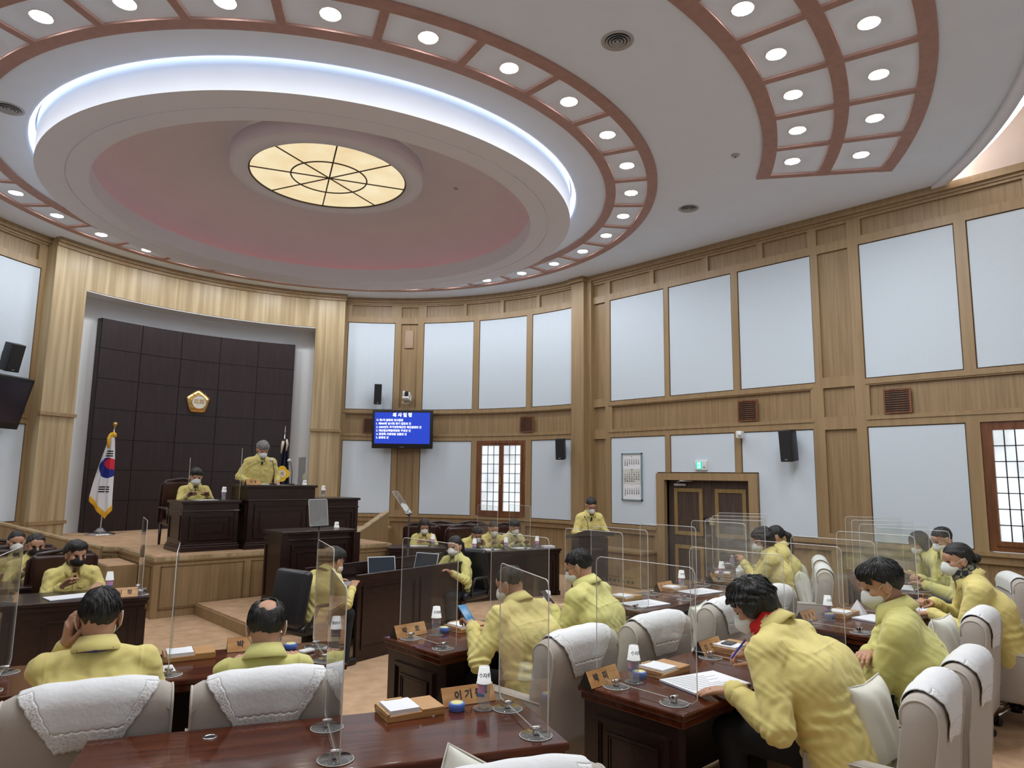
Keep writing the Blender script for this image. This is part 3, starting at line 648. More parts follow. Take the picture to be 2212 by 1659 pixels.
# ------------------------------------------------------------------ dark panelled furniture
def pane_frame(mb, x0, x1, z0, z1, y, mx, t=.035, d=.014):
    """stepped raised moulding on the face y=const (looking along -y), local"""
    for k, (e, dd) in enumerate(((0, d), (.018, d * .55))):
        a, b_, c, f = x0 + e, x1 - e, z0 + e, z1 - e; w = t * (.45 if k == 0 else .3)
        mb.box(a, b_, y - dd, y, f - w, f, mx); mb.box(a, b_, y - dd, y, c, c + w, mx); mb.box(a, a + w, y - dd, y, c + w, f - w, mx); mb.box(b_ - w, b_, y - dd, y, c + w, f - w, mx)
def rotz(a, x=0, y=0, z=0): return Matrix.Translation((x, y, z)) @ Matrix.Rotation(a, 4, 'Z')
def rostrum_desk(label, loc, rz, w, h, d, name='rostrum_desk', ledge=.16):
    t = thing(name, label, 'desk', loc, rz)
    MB().box(-w / 2, w / 2, -d / 2, d / 2, .05, h - .04).build('body', 'walnut', t)
    b = MB(); b.box(-w / 2 - .03, w / 2 + .03, -d / 2 - .03, d / 2 + .02, h - .04, h); b.box(-w / 2 - .015, w / 2 + .015, -d / 2 - .015, d / 2 + .01, h - ledge, h - ledge + .02); b.build('top', 'walnut', t, bevel=.006)
    b = MB(); b.box(-w / 2 - .03, w / 2 + .03, -d / 2 - .03, d / 2 + .02, 0, .07); b.box(-w / 2 - .015, w / 2 + .015, -d / 2 - .015, d / 2 + .01, .07, .10); b.build('plinth', 'walnut', t, bevel=.005)
    b = MB(); pane_frame(b, -w / 2 + .10, w / 2 - .10, .16, h - ledge - .05, -d / 2, None, .05, .022); pane_frame(b, -w / 2 + .19, w / 2 - .19, .25, h - ledge - .14, -d / 2, None, .035, .012)
    for sx in (-1, 1): b.box(sx * (w / 2 - .035) - .03, sx * (w / 2 - .035) + .03, -d / 2 - .012, -d / 2, .12, h - ledge)
    b.build('raised_panel', 'walnut', t)
    for m2 in (rotz(-PI / 2), rotz(PI / 2)):
        b = MB(); pane_frame(b, -d / 2 + .06, d / 2 - .06, .16, h - ledge - .05, -w / 2, m2, .04, .014); b.build('side_moulding', 'walnut', t)
    return t
rostrum_desk('lower dark rostrum desk left of the tall one, where a man sits', (-1.0, 1.45, SZ), .0, .80, .72, .60)
rostrum_desk('tall dark rostrum desk where the grey-haired man stands', (.02, 1.35, SZ), .0, 1.08, .95, .66, ledge=.24)
rostrum_desk('lower dark rostrum desk right of the tall one, nobody behind it', (1.02, 1.42, SZ), .0, .78, .74, .60)
# speaking lectern on the low platform
t = rostrum_desk('dark speaking lectern on the low carpeted platform before the stage', (-.25, -.45, .15), 0, 1.0, 1.02, .58, 'speaking_lectern', .12)
for sx in (-1, 1): MB().box(sx * .52 - .05, sx * .52 + .05, -.36, -.24, 0, .98).build('pilaster', 'walnut', t)
acrylic('acrylic_clear', haze=.02); acrylic('acrylic_haze', (.86, .87, .88), 1.3, .18); mat('acrylic_edge', (.72, .72, .69), .25, spec=.6)
def panel_edges(mb, x0, x1, z0, z1, y, mx, r=.0028, rc=.03):
    P = [(x0, z0), (x0, z1 - rc), (x0 + rc * .3, z1 - rc * .3), (x0 + rc, z1), (x1 - rc, z1), (x1 - rc * .3, z1 - rc * .3), (x1, z1 - rc), (x1, z0)]
    mb.tube([mx @ Vector((x, y, z)) for x, z in P], r, 5, True)
# teleprompters
def prompter(label, x, y, z0, h, ang, tilt, w=.30, hh=.34):
    t = thing('teleprompter', label, 'teleprompter', (x, y, z0), ang)
    b = MB(); b.tube([(0, 0, .02), (0, 0, h)], .012, 10); b.tube([(0, 0, .02), (0, 0, h * .6)], .018, 10); b.build('stand_pole', 'black_plastic', t)
    MB().cyl((0, 0, 0), (0, 0, .025), .17, n=28).build('foot', 'black_plastic', t)
    b = MB(); b.box(-.10, .10, -.02, .02, h, h + .02); b.build('clamp', 'black_plastic', t)
    m4 = Matrix.Translation((0, 0, h + .02)) @ Matrix.Rotation(tilt, 4, 'X')
    g = MB(); g.box(-w / 2, w / 2, -.003, .003, 0, hh, m4); go = g.build('glass_plate', 'acrylic_haze', t)
    e = MB(); panel_edges(e, -w / 2, w / 2, 0, hh, 0, m4, .004, .02); e.build('plate_edge', 'acrylic_edge', go)
prompter('teleprompter plate on a black stand before the speaking lectern', -.38, -.95, .15, 1.08, .2, -.15, .30, .34)
prompter('slanting teleprompter plate on a tall stand left of the long-haired woman', 1.60, -.12, 0, 1.30, .70, -.62, .32, .42)
# flags
mat('flag_white', (.72, .73, .78), .8); mat('flag_red', (.62, .02, .05), .8); mat('flag_blue', (.01, .02, .22), .8); mat('flag_black', (.01, .01, .015), .8)
mat('fringe_gold', (.78, .45, .03), .6, bump=.6, bscale=150); mat('flag_navy', (.008, .008, .03), .8)
fl = thing('national_flag', 'white national flag with red and blue disc and gold fringe on a stand', 'flag', (-1.56, 4.92, SZ), R_(-30))
b = MB(); b.lathe([(.005, .13), (.05, .12), (.09, .07), (.15, .045), (.24, .02), (.25, .0), (.0, .0)], 32); b.build('foot', 'chrome', fl)
MB().tube([(0, 0, .1), (.03, 0, 1.2), (.085, 0, 1.93)], .013, 10).build('pole', 'chrome', fl)
b = MB(); b.sph((.09, 0, 1.985), .042); b.tube([(.085, 0, 1.9), (.09, 0, 1.96)], .014); b.build('finial', 'brass', fl)
# draped cloth: rows of (z, x left, x right), folds in depth
rows = [(1.79, .035, .10), (1.70, .015, .125), (1.55, -.02, .135), (1.35, -.07, .145), (1.12, -.12, .15), (.90, -.165, .155), (.72, -.195, .16), (.60, -.20, .165)]
def cloth_pt(u, z):
    for (za, la, ra), (zb, lb, rb_) in zip(rows, rows[1:]):
        if za >= z >= zb or (zb is rows[-1][0] and z < zb): break
    f = (za - z) / (za - zb); l = la + (lb - la) * f; r = ra + (rb_ - ra) * f
    return Vector((l + (r - l) * u, -.055 - .028 * math.sin(u * 15 + z * 2) * min(1, (1.85 - z) * 2) - .03 * math.sin(u * PI), z))
def low(u): return .60 - .31 * (1 - abs(u - .74) / .74 if u < .74 else 1 - (u - .74) / .26 * .45)       # lower edge of the hanging cloth
NU, NV = 84, 170; vs = []; fs = []; mi = []
for j in range(NV + 1):
    for i in range(NU + 1):
        u = i / NU; zl = low(u) + .10; z = 1.79 - (1.79 - zl) * j / NV; vs.append(cloth_pt(u, z))
for j in range(NV):
    for i in range(NU):
        a = j * (NU + 1) + i; fs.append((a, a + 1, a + NU + 2, a + NU + 1))
mbf = MB().add(vs, fs, True); cl = mbf.build('cloth', 'flag_white', fl, fix=False)
for nm in ('flag_red', 'flag_blue', 'flag_black'): cl.data.materials.append(MATS[nm])
for p in cl.data.polygons:
    x, z = p.center.x, p.center.z; dx, dz = (x - .055) / .80, z - 1.19; m_ = 0
    if math.hypot(dx, dz) < .185:                       # disc: red above right, blue below left, divided by an S
        m_ = 1 if math.hypot(dx - .035, dz - .075) < .098 or (dx > .035 and dz > -.02 - .9 * max(0, dx - .09)) else 2
        if math.hypot(dx - .035, dz + .11) < .06: m_ = 2
    p.material_index = m_
def bars(z, gap):
    b = MB()
    for k in range(3):
        zz = z - .042 * k; segs = [(.08, .92)] if not gap else [(.1, .52), (.6, .9)]
        for a, c in segs:
            for q in range(10):
                u0 = a * .0 + .5 + (a + (c - a) * q / 10 - .5) * .62 + .12; u1 = .5 + (a + (c - a) * (q + 1) / 10 - .5) * .62 + .12
                P = [cloth_pt(u0, zz), cloth_pt(u1, zz), cloth_pt(u1, zz - .022), cloth_pt(u0, zz - .022)]
                b.add([p + Vector((0, -.004, 0)) for p in P], [(0, 1, 2, 3)])
    b.build('printed_bars', 'flag_black', cl, fix=False)
bars(1.50, False); bars(.86, True)
b = MB(); N2 = 70
fvs = []; ffs = []
for i in range(N2 + 1):
    u = i / N2; z = low(u) + .10; a = cloth_pt(u, z); fvs += [a, a + Vector((.004 * math.sin(i * 2.2), -.01 * (i % 2), -.105))]
for i in range(N2): ffs.append((2 * i, 2 * i + 2, 2 * i + 3, 2 * i + 1))
b.add(fvs, ffs); fo = b.build('fringe', 'fringe_gold', fl, fix=False); sm = fo.modifiers.new('t', 'SOLIDIFY'); sm.thickness = .008
b = MB(); b.rbox(.03, .13, -.09, .03, 1.74, 1.83, .03); b.tube([(.05, -.08, 1.80), (.035, -.10, 1.72), (.04, -.10, 1.55)], [.02, .03, .022]); b.tube([(.10, -.08, 1.84), (.12, -.09, 1.76)], .02); b.build('tassel', 'fringe_gold', fl)
fd = thing('council_flag', 'dark furled flag with a gold flower emblem behind the standing grey-haired man', 'flag', (1.62, 4.62, SZ), R_(-10))
b = MB(); b.lathe([(.0, .12), (.05, .11), (.10, .06), (.22, .02), (.23, .0), (.0, .0)], 28); b.build('foot', 'chrome', fd)
b = MB(); b.tube([(0, 0, .1), (.04, 0, 2.0)], .012); b.cyl((.04, 0, 2.0), (.045, 0, 2.14), .022, .002); b.build('pole', 'chrome', fd)
b = MB(); prs = [(1.86, .03, .06), (1.7, .0, .09), (1.3, -.07, .13), (.9, -.14, .17), (.5, -.17, .18)]
vs = []
for z, l, r in prs:
    for i in range(25): u = i / 24; vs.append((l + (r - l) * u, -.05 - .03 * math.sin(u * 14), z))
b.add(vs, [(j * 25 + i, j * 25 + i + 1, j * 25 + i + 26, j * 25 + i + 25) for j in range(4) for i in range(24)], True)
co = b.build('cloth', 'flag_navy', fd, fix=False); sm = co.modifiers.new('t', 'SOLIDIFY'); sm.thickness = .01
b = MB(); b.tube([(.0, -.06, 1.80), (-.02, -.09, 1.72), (-.04, -.09, 1.55)], [.03, .03, .01]); b.tube([(.06, -.06, 1.84), (.08, -.09, 1.74), (.06, -.09, 1.6)], [.03, .025, .01]); b.build('tassel', 'tassel_silver', fd)
mat('emblem_yellow', (.80, .52, .02), .5)
def petalflower(R, n=96):
    b = MB(); pts = [((R * (.78 + .22 * abs(math.cos(4 * PI * i / n))) * math.cos(2 * PI * i / n)), (R * (.78 + .22 * abs(math.cos(4 * PI * i / n))) * math.sin(2 * PI * i / n))) for i in range(n)]
    b.add([(x, -.004, z) for x, z in pts] + [(x, .006, z) for x, z in pts], [tuple(range(n)), tuple(range(n, 2 * n))[::-1]] + [(i, (i + 1) % n, n + (i + 1) % n, n + i) for i in range(n)]); return b
pf_ = petalflower(.165); pf_.v = [(x + .0, y - .10, z + 1.13) for x, y, z in pf_.v]; po = pf_.build('flower_emblem', 'emblem_yellow', fd)
MB().cyl((0, -.10, 1.13), (0, -.112, 1.13), .075, n=32).build('emblem_disc', 'white_enamel', po)
q = text_mb('의', .08, .004, .002); MB().add([(v[0], -.116 - v[2], v[1] + 1.13) for v in q.v], q.f).build('emblem_letter', 'gold', po, fix=False)
# ------------------------------------------------------------------ members' desks
TZ = .75
def member_desk(label, c, rz, L=1.98, D=.68, base='walnut', topm='walnut_top', modesty=True, open_side=-1):
    t = thing('council_desk', label, 'desk', (c[0], c[1], 0), rz)
    b = MB(); b.box(-L / 2, L / 2, -D / 2, D / 2, TZ - .035, TZ); b.build('desktop', topm, t, bevel=.008)
    b = MB(); b.box(-L / 2 + .015, L / 2 - .015, -D / 2 + .015, D / 2 - .015, TZ - .075, TZ - .035); b.build('apron', topm, t, bevel=.006)
    for s in (-1, 1):
        sp = MB(); sp.box(*sorted((s * (L / 2 - .03), s * (L / 2 - .09))), -D / 2 + .05, D / 2 - .03, .0, TZ - .07); so = sp.build('side_panel', base, t)
        m4 = rotz(s * PI / 2)
        fm = MB(); pane_frame(fm, -D / 2 + .12, D / 2 - .10, .10, TZ - .14, -(L / 2 - .03), m4, .05, .018); pane_frame(fm, -D / 2 + .19, D / 2 - .17, .17, TZ - .21, -(L / 2 - .03), m4, .03, .010); fm.build('raised_moulding', base, so)
        ft = MB(); ft.box(*sorted((s * (L / 2 - .015), s * (L / 2 - .10))), -D / 2 + .035, D / 2 - .02, 0, .07); ft.build('skirting', base, so)
    if modesty:
        b = MB(); b.box(-L / 2 + .08, L / 2 - .08, D / 2 - .07, D / 2 - .04, .03, TZ - .07); mo = b.build('modesty_panel', base, t)
        f = MB(); m4 = rotz(PI)
        for k in (-1, 1):
            cx = -k * L / 4; pane_frame(f, cx - L / 4 + .13, cx + L / 4 - .13, .12, TZ - .16, -(D / 2 - .04), m4, .045, .016)
        f.build('front_moulding', base, mo)
    for k in (-1, 1):
        g = MB().lathe([(.032, .001), (.032, .004), (.024, .004), (.022, .001)], 24, cx=k * L / 4, cy=D / 2 - .12); g.v = [(x, y, z + TZ) for x, y, z in g.v]; go = g.build('cable_grommet', 'chrome', t)
        MB().cyl((k * L / 4, D / 2 - .12, TZ), (k * L / 4, D / 2 - .12, TZ + .0015), .023, n=20).build('hole', 'black_plastic', go)
    return t
DESK = {
 'near': ((-3.19, -6.48), R_(-23.2), 1.99, .66), 'FL': ((-3.31, -4.78), R_(-19), 1.95, .66),
 'D2': ((-.93, -5.27), 0., 2.0, .68), 'D3': ((-.70, -6.96), 0., 2.05, .70), 'CR': ((1.27, -5.22), 0., 1.95, .68),
 'D6': ((1.90, -6.93), 0., 2.10, .70), 'D5': ((3.46, -4.73), R_(26), 1.95, .68), 'D7': ((4.17, -6.20), R_(26), 1.95, .68)}
names = {'near': 'polished brown desk nearest the camera, with empty seats', 'FL': 'desk the two men with their backs turned sit at, front left',
 'D2': 'desk behind the dark recorders\' partition, where two men look at phones', 'D3': 'desk of the red-scarf woman and the man with crossed arms',
 'CR': 'empty front-row desk with two open booklets', 'D6': 'desk behind the crossed-arms man, with a folded white paper', 'D5': 'desk nearest the double door, piled with thick white documents',
 'D7': 'desk near the right wall with the orange-pencil writer'}
for k, (c, rz, L, D) in DESK.items(): member_desk(names[k], c, rz, L, D)
def on(desk, x, y, z=TZ):
    (cx, cy), rz, L, D = DESK[desk]; c, s = math.cos(rz), math.sin(rz); return (cx + x * c - y * s, cy + x * s + y * c, z)
# ------------------------------------------------------------------ cream armchairs
mat('chair_cream', (.47, .43, .385), .9, noise=.04, nscale=90, bump=.2, bscale=350, sheen=.3)
mat('chair_piping', (.56, .52, .46), .8); mat('cushion_white', (.74, .74, .66), .85, bump=.35, bscale=9, sheen=.2)
def lace():
    m, t, b = nt('lace'); tc = t.nodes.new('ShaderNodeTexCoord'); n = t.nodes.new('ShaderNodeTexVoronoi'); n.inputs['Scale'].default_value = 85
    t.links.new(tc.outputs['Object'], n.inputs['Vector']); r = t.nodes.new('ShaderNodeValToRGB'); r.color_ramp.elements[0].position = .12; r.color_ramp.elements[1].position = .5
    r.color_ramp.elements[0].color = (.56, .55, .53, 1); r.color_ramp.elements[1].color = (.80, .81, .82, 1)
    t.links.new(n.outputs['Distance'], r.inputs['Fac']); t.links.new(r.outputs['Color'], b.inputs['Base Color']); b.inputs['Roughness'].default_value = .9
    bp = t.nodes.new('ShaderNodeBump'); bp.inputs['Strength'].default_value = .5; bp.inputs['Distance'].default_value = .004
    t.links.new(n.outputs['Distance'], bp.inputs['Height']); t.links.new(bp.outputs['Normal'], b.inputs['Normal'])
lace(); mat('cloth_white', (.78, .80, .82), .9, bump=.3, bscale=40)
def back_profile(n=16):
    """side outline of the chair back in (y, z): front face, rounded top, rear face (leaning back)"""
    pts = [(-.13, .40), (-.155, .60), (-.185, .80)]
    cy, cz, r = -.262, .875, .085
    for i in range(n + 1):
        a = R_(20 + 150 * i / n); pts.append((cy + r * math.cos(a) * .98, cz + r * math.sin(a) * 1.05))
    pts += [(-.345, .80), (-.315, .60), (-.30, .35), (-.29, .20), (-.13, .20)]
    return pts
def armchair_master():
    t = thing('office_armchair', 'x', 'chair', (0, 0, 0), 0, 'cream upholstered office armchairs')
    prof = back_profile()
    b = MB(); n = len(prof); hw = .335
    xs = [-hw, -hw + .012, -hw + .05, hw - .05, hw - .012, hw]; sh = [.012, .003, 0, 0, .003, .012]
    cy, cz = -.235, .6
    vs = []
    for x, k in zip(xs, sh):
        for y, z in prof:
            bx = 1 - k * 6
            zz = z - (.05 * (abs(x) / hw) ** 4 if z > .8 else 0)
            vs.append((x, cy + (y - cy) * bx, cz + (zz - cz) * (1 - k * 1.6)))
    fs = [(i * n + j, (i + 1) * n + j, (i + 1) * n + (j + 1) % n, i * n + (j + 1) % n) for i in range(5) for j in range(n)] + [tuple(range(n)), tuple(range(5 * n, 6 * n))[::-1]]
    b.add(vs, fs, True); bo = b.build('backrest', 'chair_cream', t, bevel=0)
    for s in (-1, 1): MB().tube([(s * (hw - .004), cy + (y - cy) * .97, cz + (z - .045 * (z > .8) - cz) * .99) for y, z in prof[2:-2]], .006, 6).build('piping', 'chair_piping', bo)
    # diagonal corner seams seen on the back's shoulders
    for s in (-1, 1): MB().tube([(s * .325, -.20, .875), (s * .18, -.30, .955), (s * .325, -.345, .82)], .004, 5).build('shoulder_seam', 'chair_piping', bo)
    MB().rbox(-.26, .26, -.17, .32, .33, .46, .05, 4).build('seat', 'chair_cream', t)
    MB().rbox(-.27, .27, -.28, .29, .22, .35, .03).build('seat_box', 'chair_cream', t)
    for s in (-1, 1):
        a = MB(); a.rbox(*sorted((s * .255, s * .345)), -.27, .27, .20, .585, .035, 4); ao = a.build('armrest', 'chair_cream', t)
        q = MB(); q.tube([(s * .342, -.25, .57), (s * .342, .25, .57), (s * .342, .262, .24)], .005, 5); q.build('piping', 'chair_piping', ao)
    b = MB(); b.cyl((0, 0, .10), (0, 0, .23), .028); b.cyl((0, 0, .06), (0, 0, .13), .045); b.build('gas_column', 'black_plastic', t)
    for k in range(5):
        a = R_(18 + 72 * k); c, s = math.cos(a), math.sin(a); lg = MB()
        lg.tube([(.03 * c, .03 * s, .115), (.17 * c, .17 * s, .098), (.30 * c, .30 * s, .078)], [.022, .018, .014], 8); lo = lg.build('base_leg', 'chrome', t)
        w = MB(); w.cyl((.30 * c - .02 * s, .30 * s + .02 * c, .03), (.30 * c - .006 * s, .30 * s + .006 * c, .03), .03, n=18); w.cyl((.30 * c + .02 * s, .30 * s - .02 * c, .03), (.30 * c + .006 * s, .30 * s - .006 * c, .03), .03, n=18); w.rbox(.30 * c - .018, .30 * c + .018, .30 * s - .018, .30 * s + .018, .035, .075, .01); w.build('caster', 'black_plastic', lo)
    return t
def cover_master():
    t = thing('lace_chair_cover', 'x', 'chair cover', (0, 0, 0), 0, 'white lace chair covers')
    prof = back_profile()
    path = [Vector((0, y, z)) for y, z in prof[1:-1]]; cum = [0]
    for a, b in zip(path, path[1:]): cum.append(cum[-1] + (b - a).length)
    def at(s):
        s = max(0, min(cum[-1], s))
        for i in range(len(path) - 1):
            if s <= cum[i + 1]: f = (s - cum[i]) / (cum[i + 1] - cum[i]); return path[i].lerp(path[i + 1], f), (path[i + 1] - path[i]).normalized()
        return path[-1], (path[-1] - path[-2]).normalized()
    NU, NV = 60, 44; vs = []; fs = []; inner = MB(); s0, s1 = .20, .72
    for j in range(NV + 1):
        for i in range(NU + 1):
            f = j / NV; u = i / NU * 2 - 1
            hw = .265 if f < .52 else .265 - (f - .52) / .48 * .15
            edge = .008 * abs(math.sin((f * 11 + .3) * PI)) * (f > .4); x = u * (hw + edge)
            end = s1 - .0 * abs(u) + .008 * abs(math.sin(i / NU * PI * 9)); s = s0 + (end - s0) * f
            p, d = at(s); nrm = Vector((0, -d.z, d.y)) * -1
            if s > cum[-1] - .25: pass
            off = .010 + .004 * math.sin(x * 40 + f * 5) * f + .006 * f * f * (1 + math.sin(x * 22))
            q = p + nrm * -off if nrm.y > 0 and p.y > -.26 else p + nrm * off
            c = Vector((0, -.262, .70)); dirn = (Vector((0, p.y, p.z)) - c); 
            outward = Vector((0, -1, 0)) if (p.z < .84 and p.y < -.26) else (Vector((0, 1, 0)) if p.z < .84 else (Vector((0, p.y + .262, p.z - .85)).normalized()))
            q = p + outward * off
            zdrop = .05 * (abs(x) / .335) ** 4 if p.z > .8 else 0
            vs.append((x, q.y, q.z - zdrop))
    fs = [(j * (NU + 1) + i, j * (NU + 1) + i + 1, (j + 1) * (NU + 1) + i + 1, (j + 1) * (NU + 1) + i) for j in range(NV) for i in range(NU)]
    keep = []; border = []
    for k, f in enumerate(fs):
        j, i = divmod(k, NU); (border if (j > NV - 8 or (j > 20 and (i < 6 or i > NU - 7))) else keep).append(f)
    a = MB().add(vs, keep, True).build('cloth', 'cloth_white', t, fix=False)
    b = MB().add(vs, border, True).build('lace_border', 'lace', t, fix=False)
    for o in (a, b): m = o.modifiers.new('t', 'SOLIDIFY'); m.thickness = .004; m.offset = 1
    return t
def cushion_master():
    t = thing('cushion', 'x', 'cushion', (0, 0, 0), 0, 'white chair cushions')
    N = 28; vs = []; fs = []; h = .21
    for side in (1, -1):
        for j in range(N + 1):
            for i in range(N + 1):
                u, v = i / N * 2 - 1, j / N * 2 - 1
                pinch = 1 - .10 * (1 - u * u) * abs(v) ** 3 ; pinch2 = 1 - .10 * (1 - v * v) * abs(u) ** 3
                x, z = u * h * pinch2, v * h * pinch; th = .075 * ((1 - u ** 4) * (1 - v ** 4)) ** .55
                vs.append((x, side * th + .006 * math.sin(u * 9 + v * 4) * (1 - u * u) * (1 - v * v), z + .0))
    M1 = (N + 1) ** 2
    for j in range(N):
        for i in range(N):
            a = j * (N + 1) + i; fs.append((a, a + 1, a + N + 2, a + N + 1)); fs.append((M1 + a + N + 1, M1 + a + N + 2, M1 + a + 1, M1 + a))
    MB().add(vs, fs, True).build('pillow', 'cushion_white', t)
    p = MB(); q = h * .995; p.tube([(-q, 0, -q), (-q * .91, 0, 0), (-q, 0, q), (0, 0, q * .91), (q, 0, q), (q * .91, 0, 0), (q, 0, -q), (0, 0, -q * .91)], .004, 6, True); p.build('seam', 'cushion_white', t)
    return t
chair0 = armchair_master(); cover0 = cover_master(); cush0 = cushion_master()
used = {'c': False, 'v': False, 'u': False}
def put(kind, master, loc, rot, label):
    if not used[kind]: used[kind] = True; master.location = loc; master.rotation_euler = rot; master['label'] = label; return master
    r = dup(master, loc, None, label); r.rotation_euler = rot; return r
def armchair(x, y, rz, label, cover=None, cushion=None, cpos=(.12, -.02, .655), crot=(.35, .05, .35)):
    put('c', chair0, (x, y, 0), (0, 0, rz), 'cream upholstered office armchair ' + label)
    if cover: put('v', cover0, (x, y, 0), (0, 0, rz), 'white lace-edged cloth draped over the armchair ' + cover)
    if cushion:
        c, s = math.cos(rz), math.sin(rz); px, py, pz = cpos
        put('u', cush0, (x + px * c - py * s, y + px * s + py * c, pz), (crot[0], crot[1], rz + crot[2]), 'white square cushion ' + cushion)
# (x, y) are the seat centres; the back top is about .26 behind
armchair(-3.88, -5.42, R_(-15), 'of the man with the lanyard', 'of the man with the lanyard')
armchair(-3.18, -5.73, R_(-19), 'of the balding man', 'of the balding man')
armchair(-1.40, -6.05, R_(3), 'of the phone-holding man, behind his back', 'of the phone-holding man')
armchair(-.58, -6.08, R_(0), 'of the bespectacled man in the front row', 'behind the bespectacled front-row man')
armchair(.42, -6.05, R_(2), 'left of two empty ones at the desk with open booklets', 'left one behind the desk with open booklets', 'on the empty armchair left at the desk with open booklets', (.0, -.06, .68), (-.25, 0, .2))
armchair(1.32, -5.98, R_(0), 'right of two empty ones at the desk with open booklets', 'right one behind the desk with open booklets')
armchair(3.22, -5.62, R_(26), 'behind the curly-haired woman by the door', 'behind the curly-haired woman', 'between the curly-haired woman and her armchair back', (-.05, -.05, .68), (-.2, .1, 0))
armchair(4.06, -5.22, R_(26), 'behind the woman with the long ponytail', 'behind the woman with the long ponytail', 'between the ponytailed woman and her armchair back', (-.05, -.05, .68), (-.2, .1, 0))
armchair(-.88, -7.90, R_(6), 'of the woman with the red scarf, nearest on the right', 'of the red-scarf woman', 'tucked behind the red-scarf woman', (.02, .02, .67), (-.18, .0, -.1))
armchair(-.13, -7.86, R_(4), 'of the man with crossed arms', 'of the man with crossed arms')
armchair(1.50, -7.55, R_(4), 'with a cushion, empty, right of the crossed-arms man', 'with the cushion, empty, beside the crossed-arms man', 'standing on the empty armchair right of the crossed-arms man', (-.05, -.03, .67), (-.12, .0, -.1))
armchair(2.30, -7.82, R_(6), 'of the woman in the checked scarf', None, 'behind the woman in the checked scarf', (-.08, .0, .67), (-.15, .05, -.1))
armchair(4.15, -7.22, R_(26), 'of the orange-pencil man near the right wall', 'of the orange-pencil man near the right wall', 'behind the orange-pencil man', (-.05, .0, .68), (-.1, .1, 0))
armchair(-3.04, -7.34, R_(-22), 'at the desk nearest the camera, only its top seen', 'at the desk nearest the camera', 'leaning in the armchair nearest the camera', (-.03, .0, .665), (-.25, .45, 0))
# ------------------------------------------------------------------ things on the desks
mat('paper_cup', (.80, .80, .79), .6); mat('tub_blue', (.10, .22, .72), .35); mat('gel_yellow', (.80, .78, .35), .3)
mat('label_pink', (.70, .35, .60), .5); mat('label_blue', (.10, .25, .60), .5); mat('plate_black', (.01, .01, .01), .35)
mat('folder_navy', (.02, .025, .10), .5); mat('leather_black', (.012, .013, .018), .35); mat('pen_blue', (.03, .03, .45), .3); mat('pencil_orange', (.85, .28, .02), .4)
acrylic('bottle_clear', (.93, .95, .96), 1.6, .22)
def bottle_master():
    t = thing('water_bottle', 'x', 'bottle')
    MB().lathe([(.0, .004), (.026, .0), (.031, .006), (.031, .05), (.028, .06), (.031, .07), (.031, .115), (.024, .132), (.013, .145), (.013, .16)], 28).build('body', 'bottle_clear', t)
    MB().lathe([(.0, .162), (.015, .162), (.0155, .145), (.0, .145)], 20).build('cap', 'white_plastic', t)
    l = MB(); l.lathe([(.0316, .075), (.0316, .112)], 28, 0, PI * 1.2); l.build('label', 'label_pink', t, fix=False)
    l = MB(); l.lathe([(.0318, .060), (.0318, .073)], 28, 0, PI * 1.2); l.build('label_edge', 'label_blue', t, fix=False)
    return t
def cup_master():
    t = thing('paper_cup', 'x', 'cup')
    MB().lathe([(.0, .076), (.025, .076), (.026, .080), (.0365, .004), (.0385, .004), (.039, .001), (.0375, .0), (.0355, .0), (.025, .074), (.0, .074)], 32).build('wall', 'paper_cup', t)
    q = text_mb('수자원', .024, .0004, .0006); 
    vs = [((.0318 - (v[1]) * .14) * math.cos(v[0] / .032 - PI / 2) * 1.012, (.0318 - (v[1]) * .14) * math.sin(v[0] / .032 - PI / 2) * 1.012, .042 + v[1]) for v in q.v]
    MB().add(vs, q.f).build('print', 'ink_grey', t, fix=False)
    return t
def coaster_master():
    t = MB().lathe([(.0, .0), (.055, .0), (.056, .002), (.055, .004), (.0, .004)], 36).build('glass_coaster', 'acrylic_haze'); return t
def tub_master():
    t = thing('gel_tub', 'x', 'tub'); MB().lathe([(.0, .0), (.036, .0), (.040, .003), (.040, .034), (.037, .038), (.0, .038)], 28).build('tub', 'tub_blue', t)
    MB().lathe([(.0, .0405), (.030, .0405), (.031, .037)], 28).build('gel', 'gel_yellow', t); return t
def tray_master():
    t = thing('memo_tray', 'x', 'tray')
    b = MB(); b.box(-.145, .145, -.095, .095, 0, .028); b.box(.03, .145, -.095, .095, .028, .040); b.box(-.145, -.132, -.095, .095, .028, .040); b.build('tray_body', 'bamboo', t, bevel=.003)
    b = MB(); b.box(-.128, .02, -.085, .08, .028, .050); b.build('memo_paper', 'paper', t)
    b = MB(); b.box(-.10, -.01, .072, .092, .040, .054); b.build('paper_clip_bar', 'bamboo', t, bevel=.003)
    return t
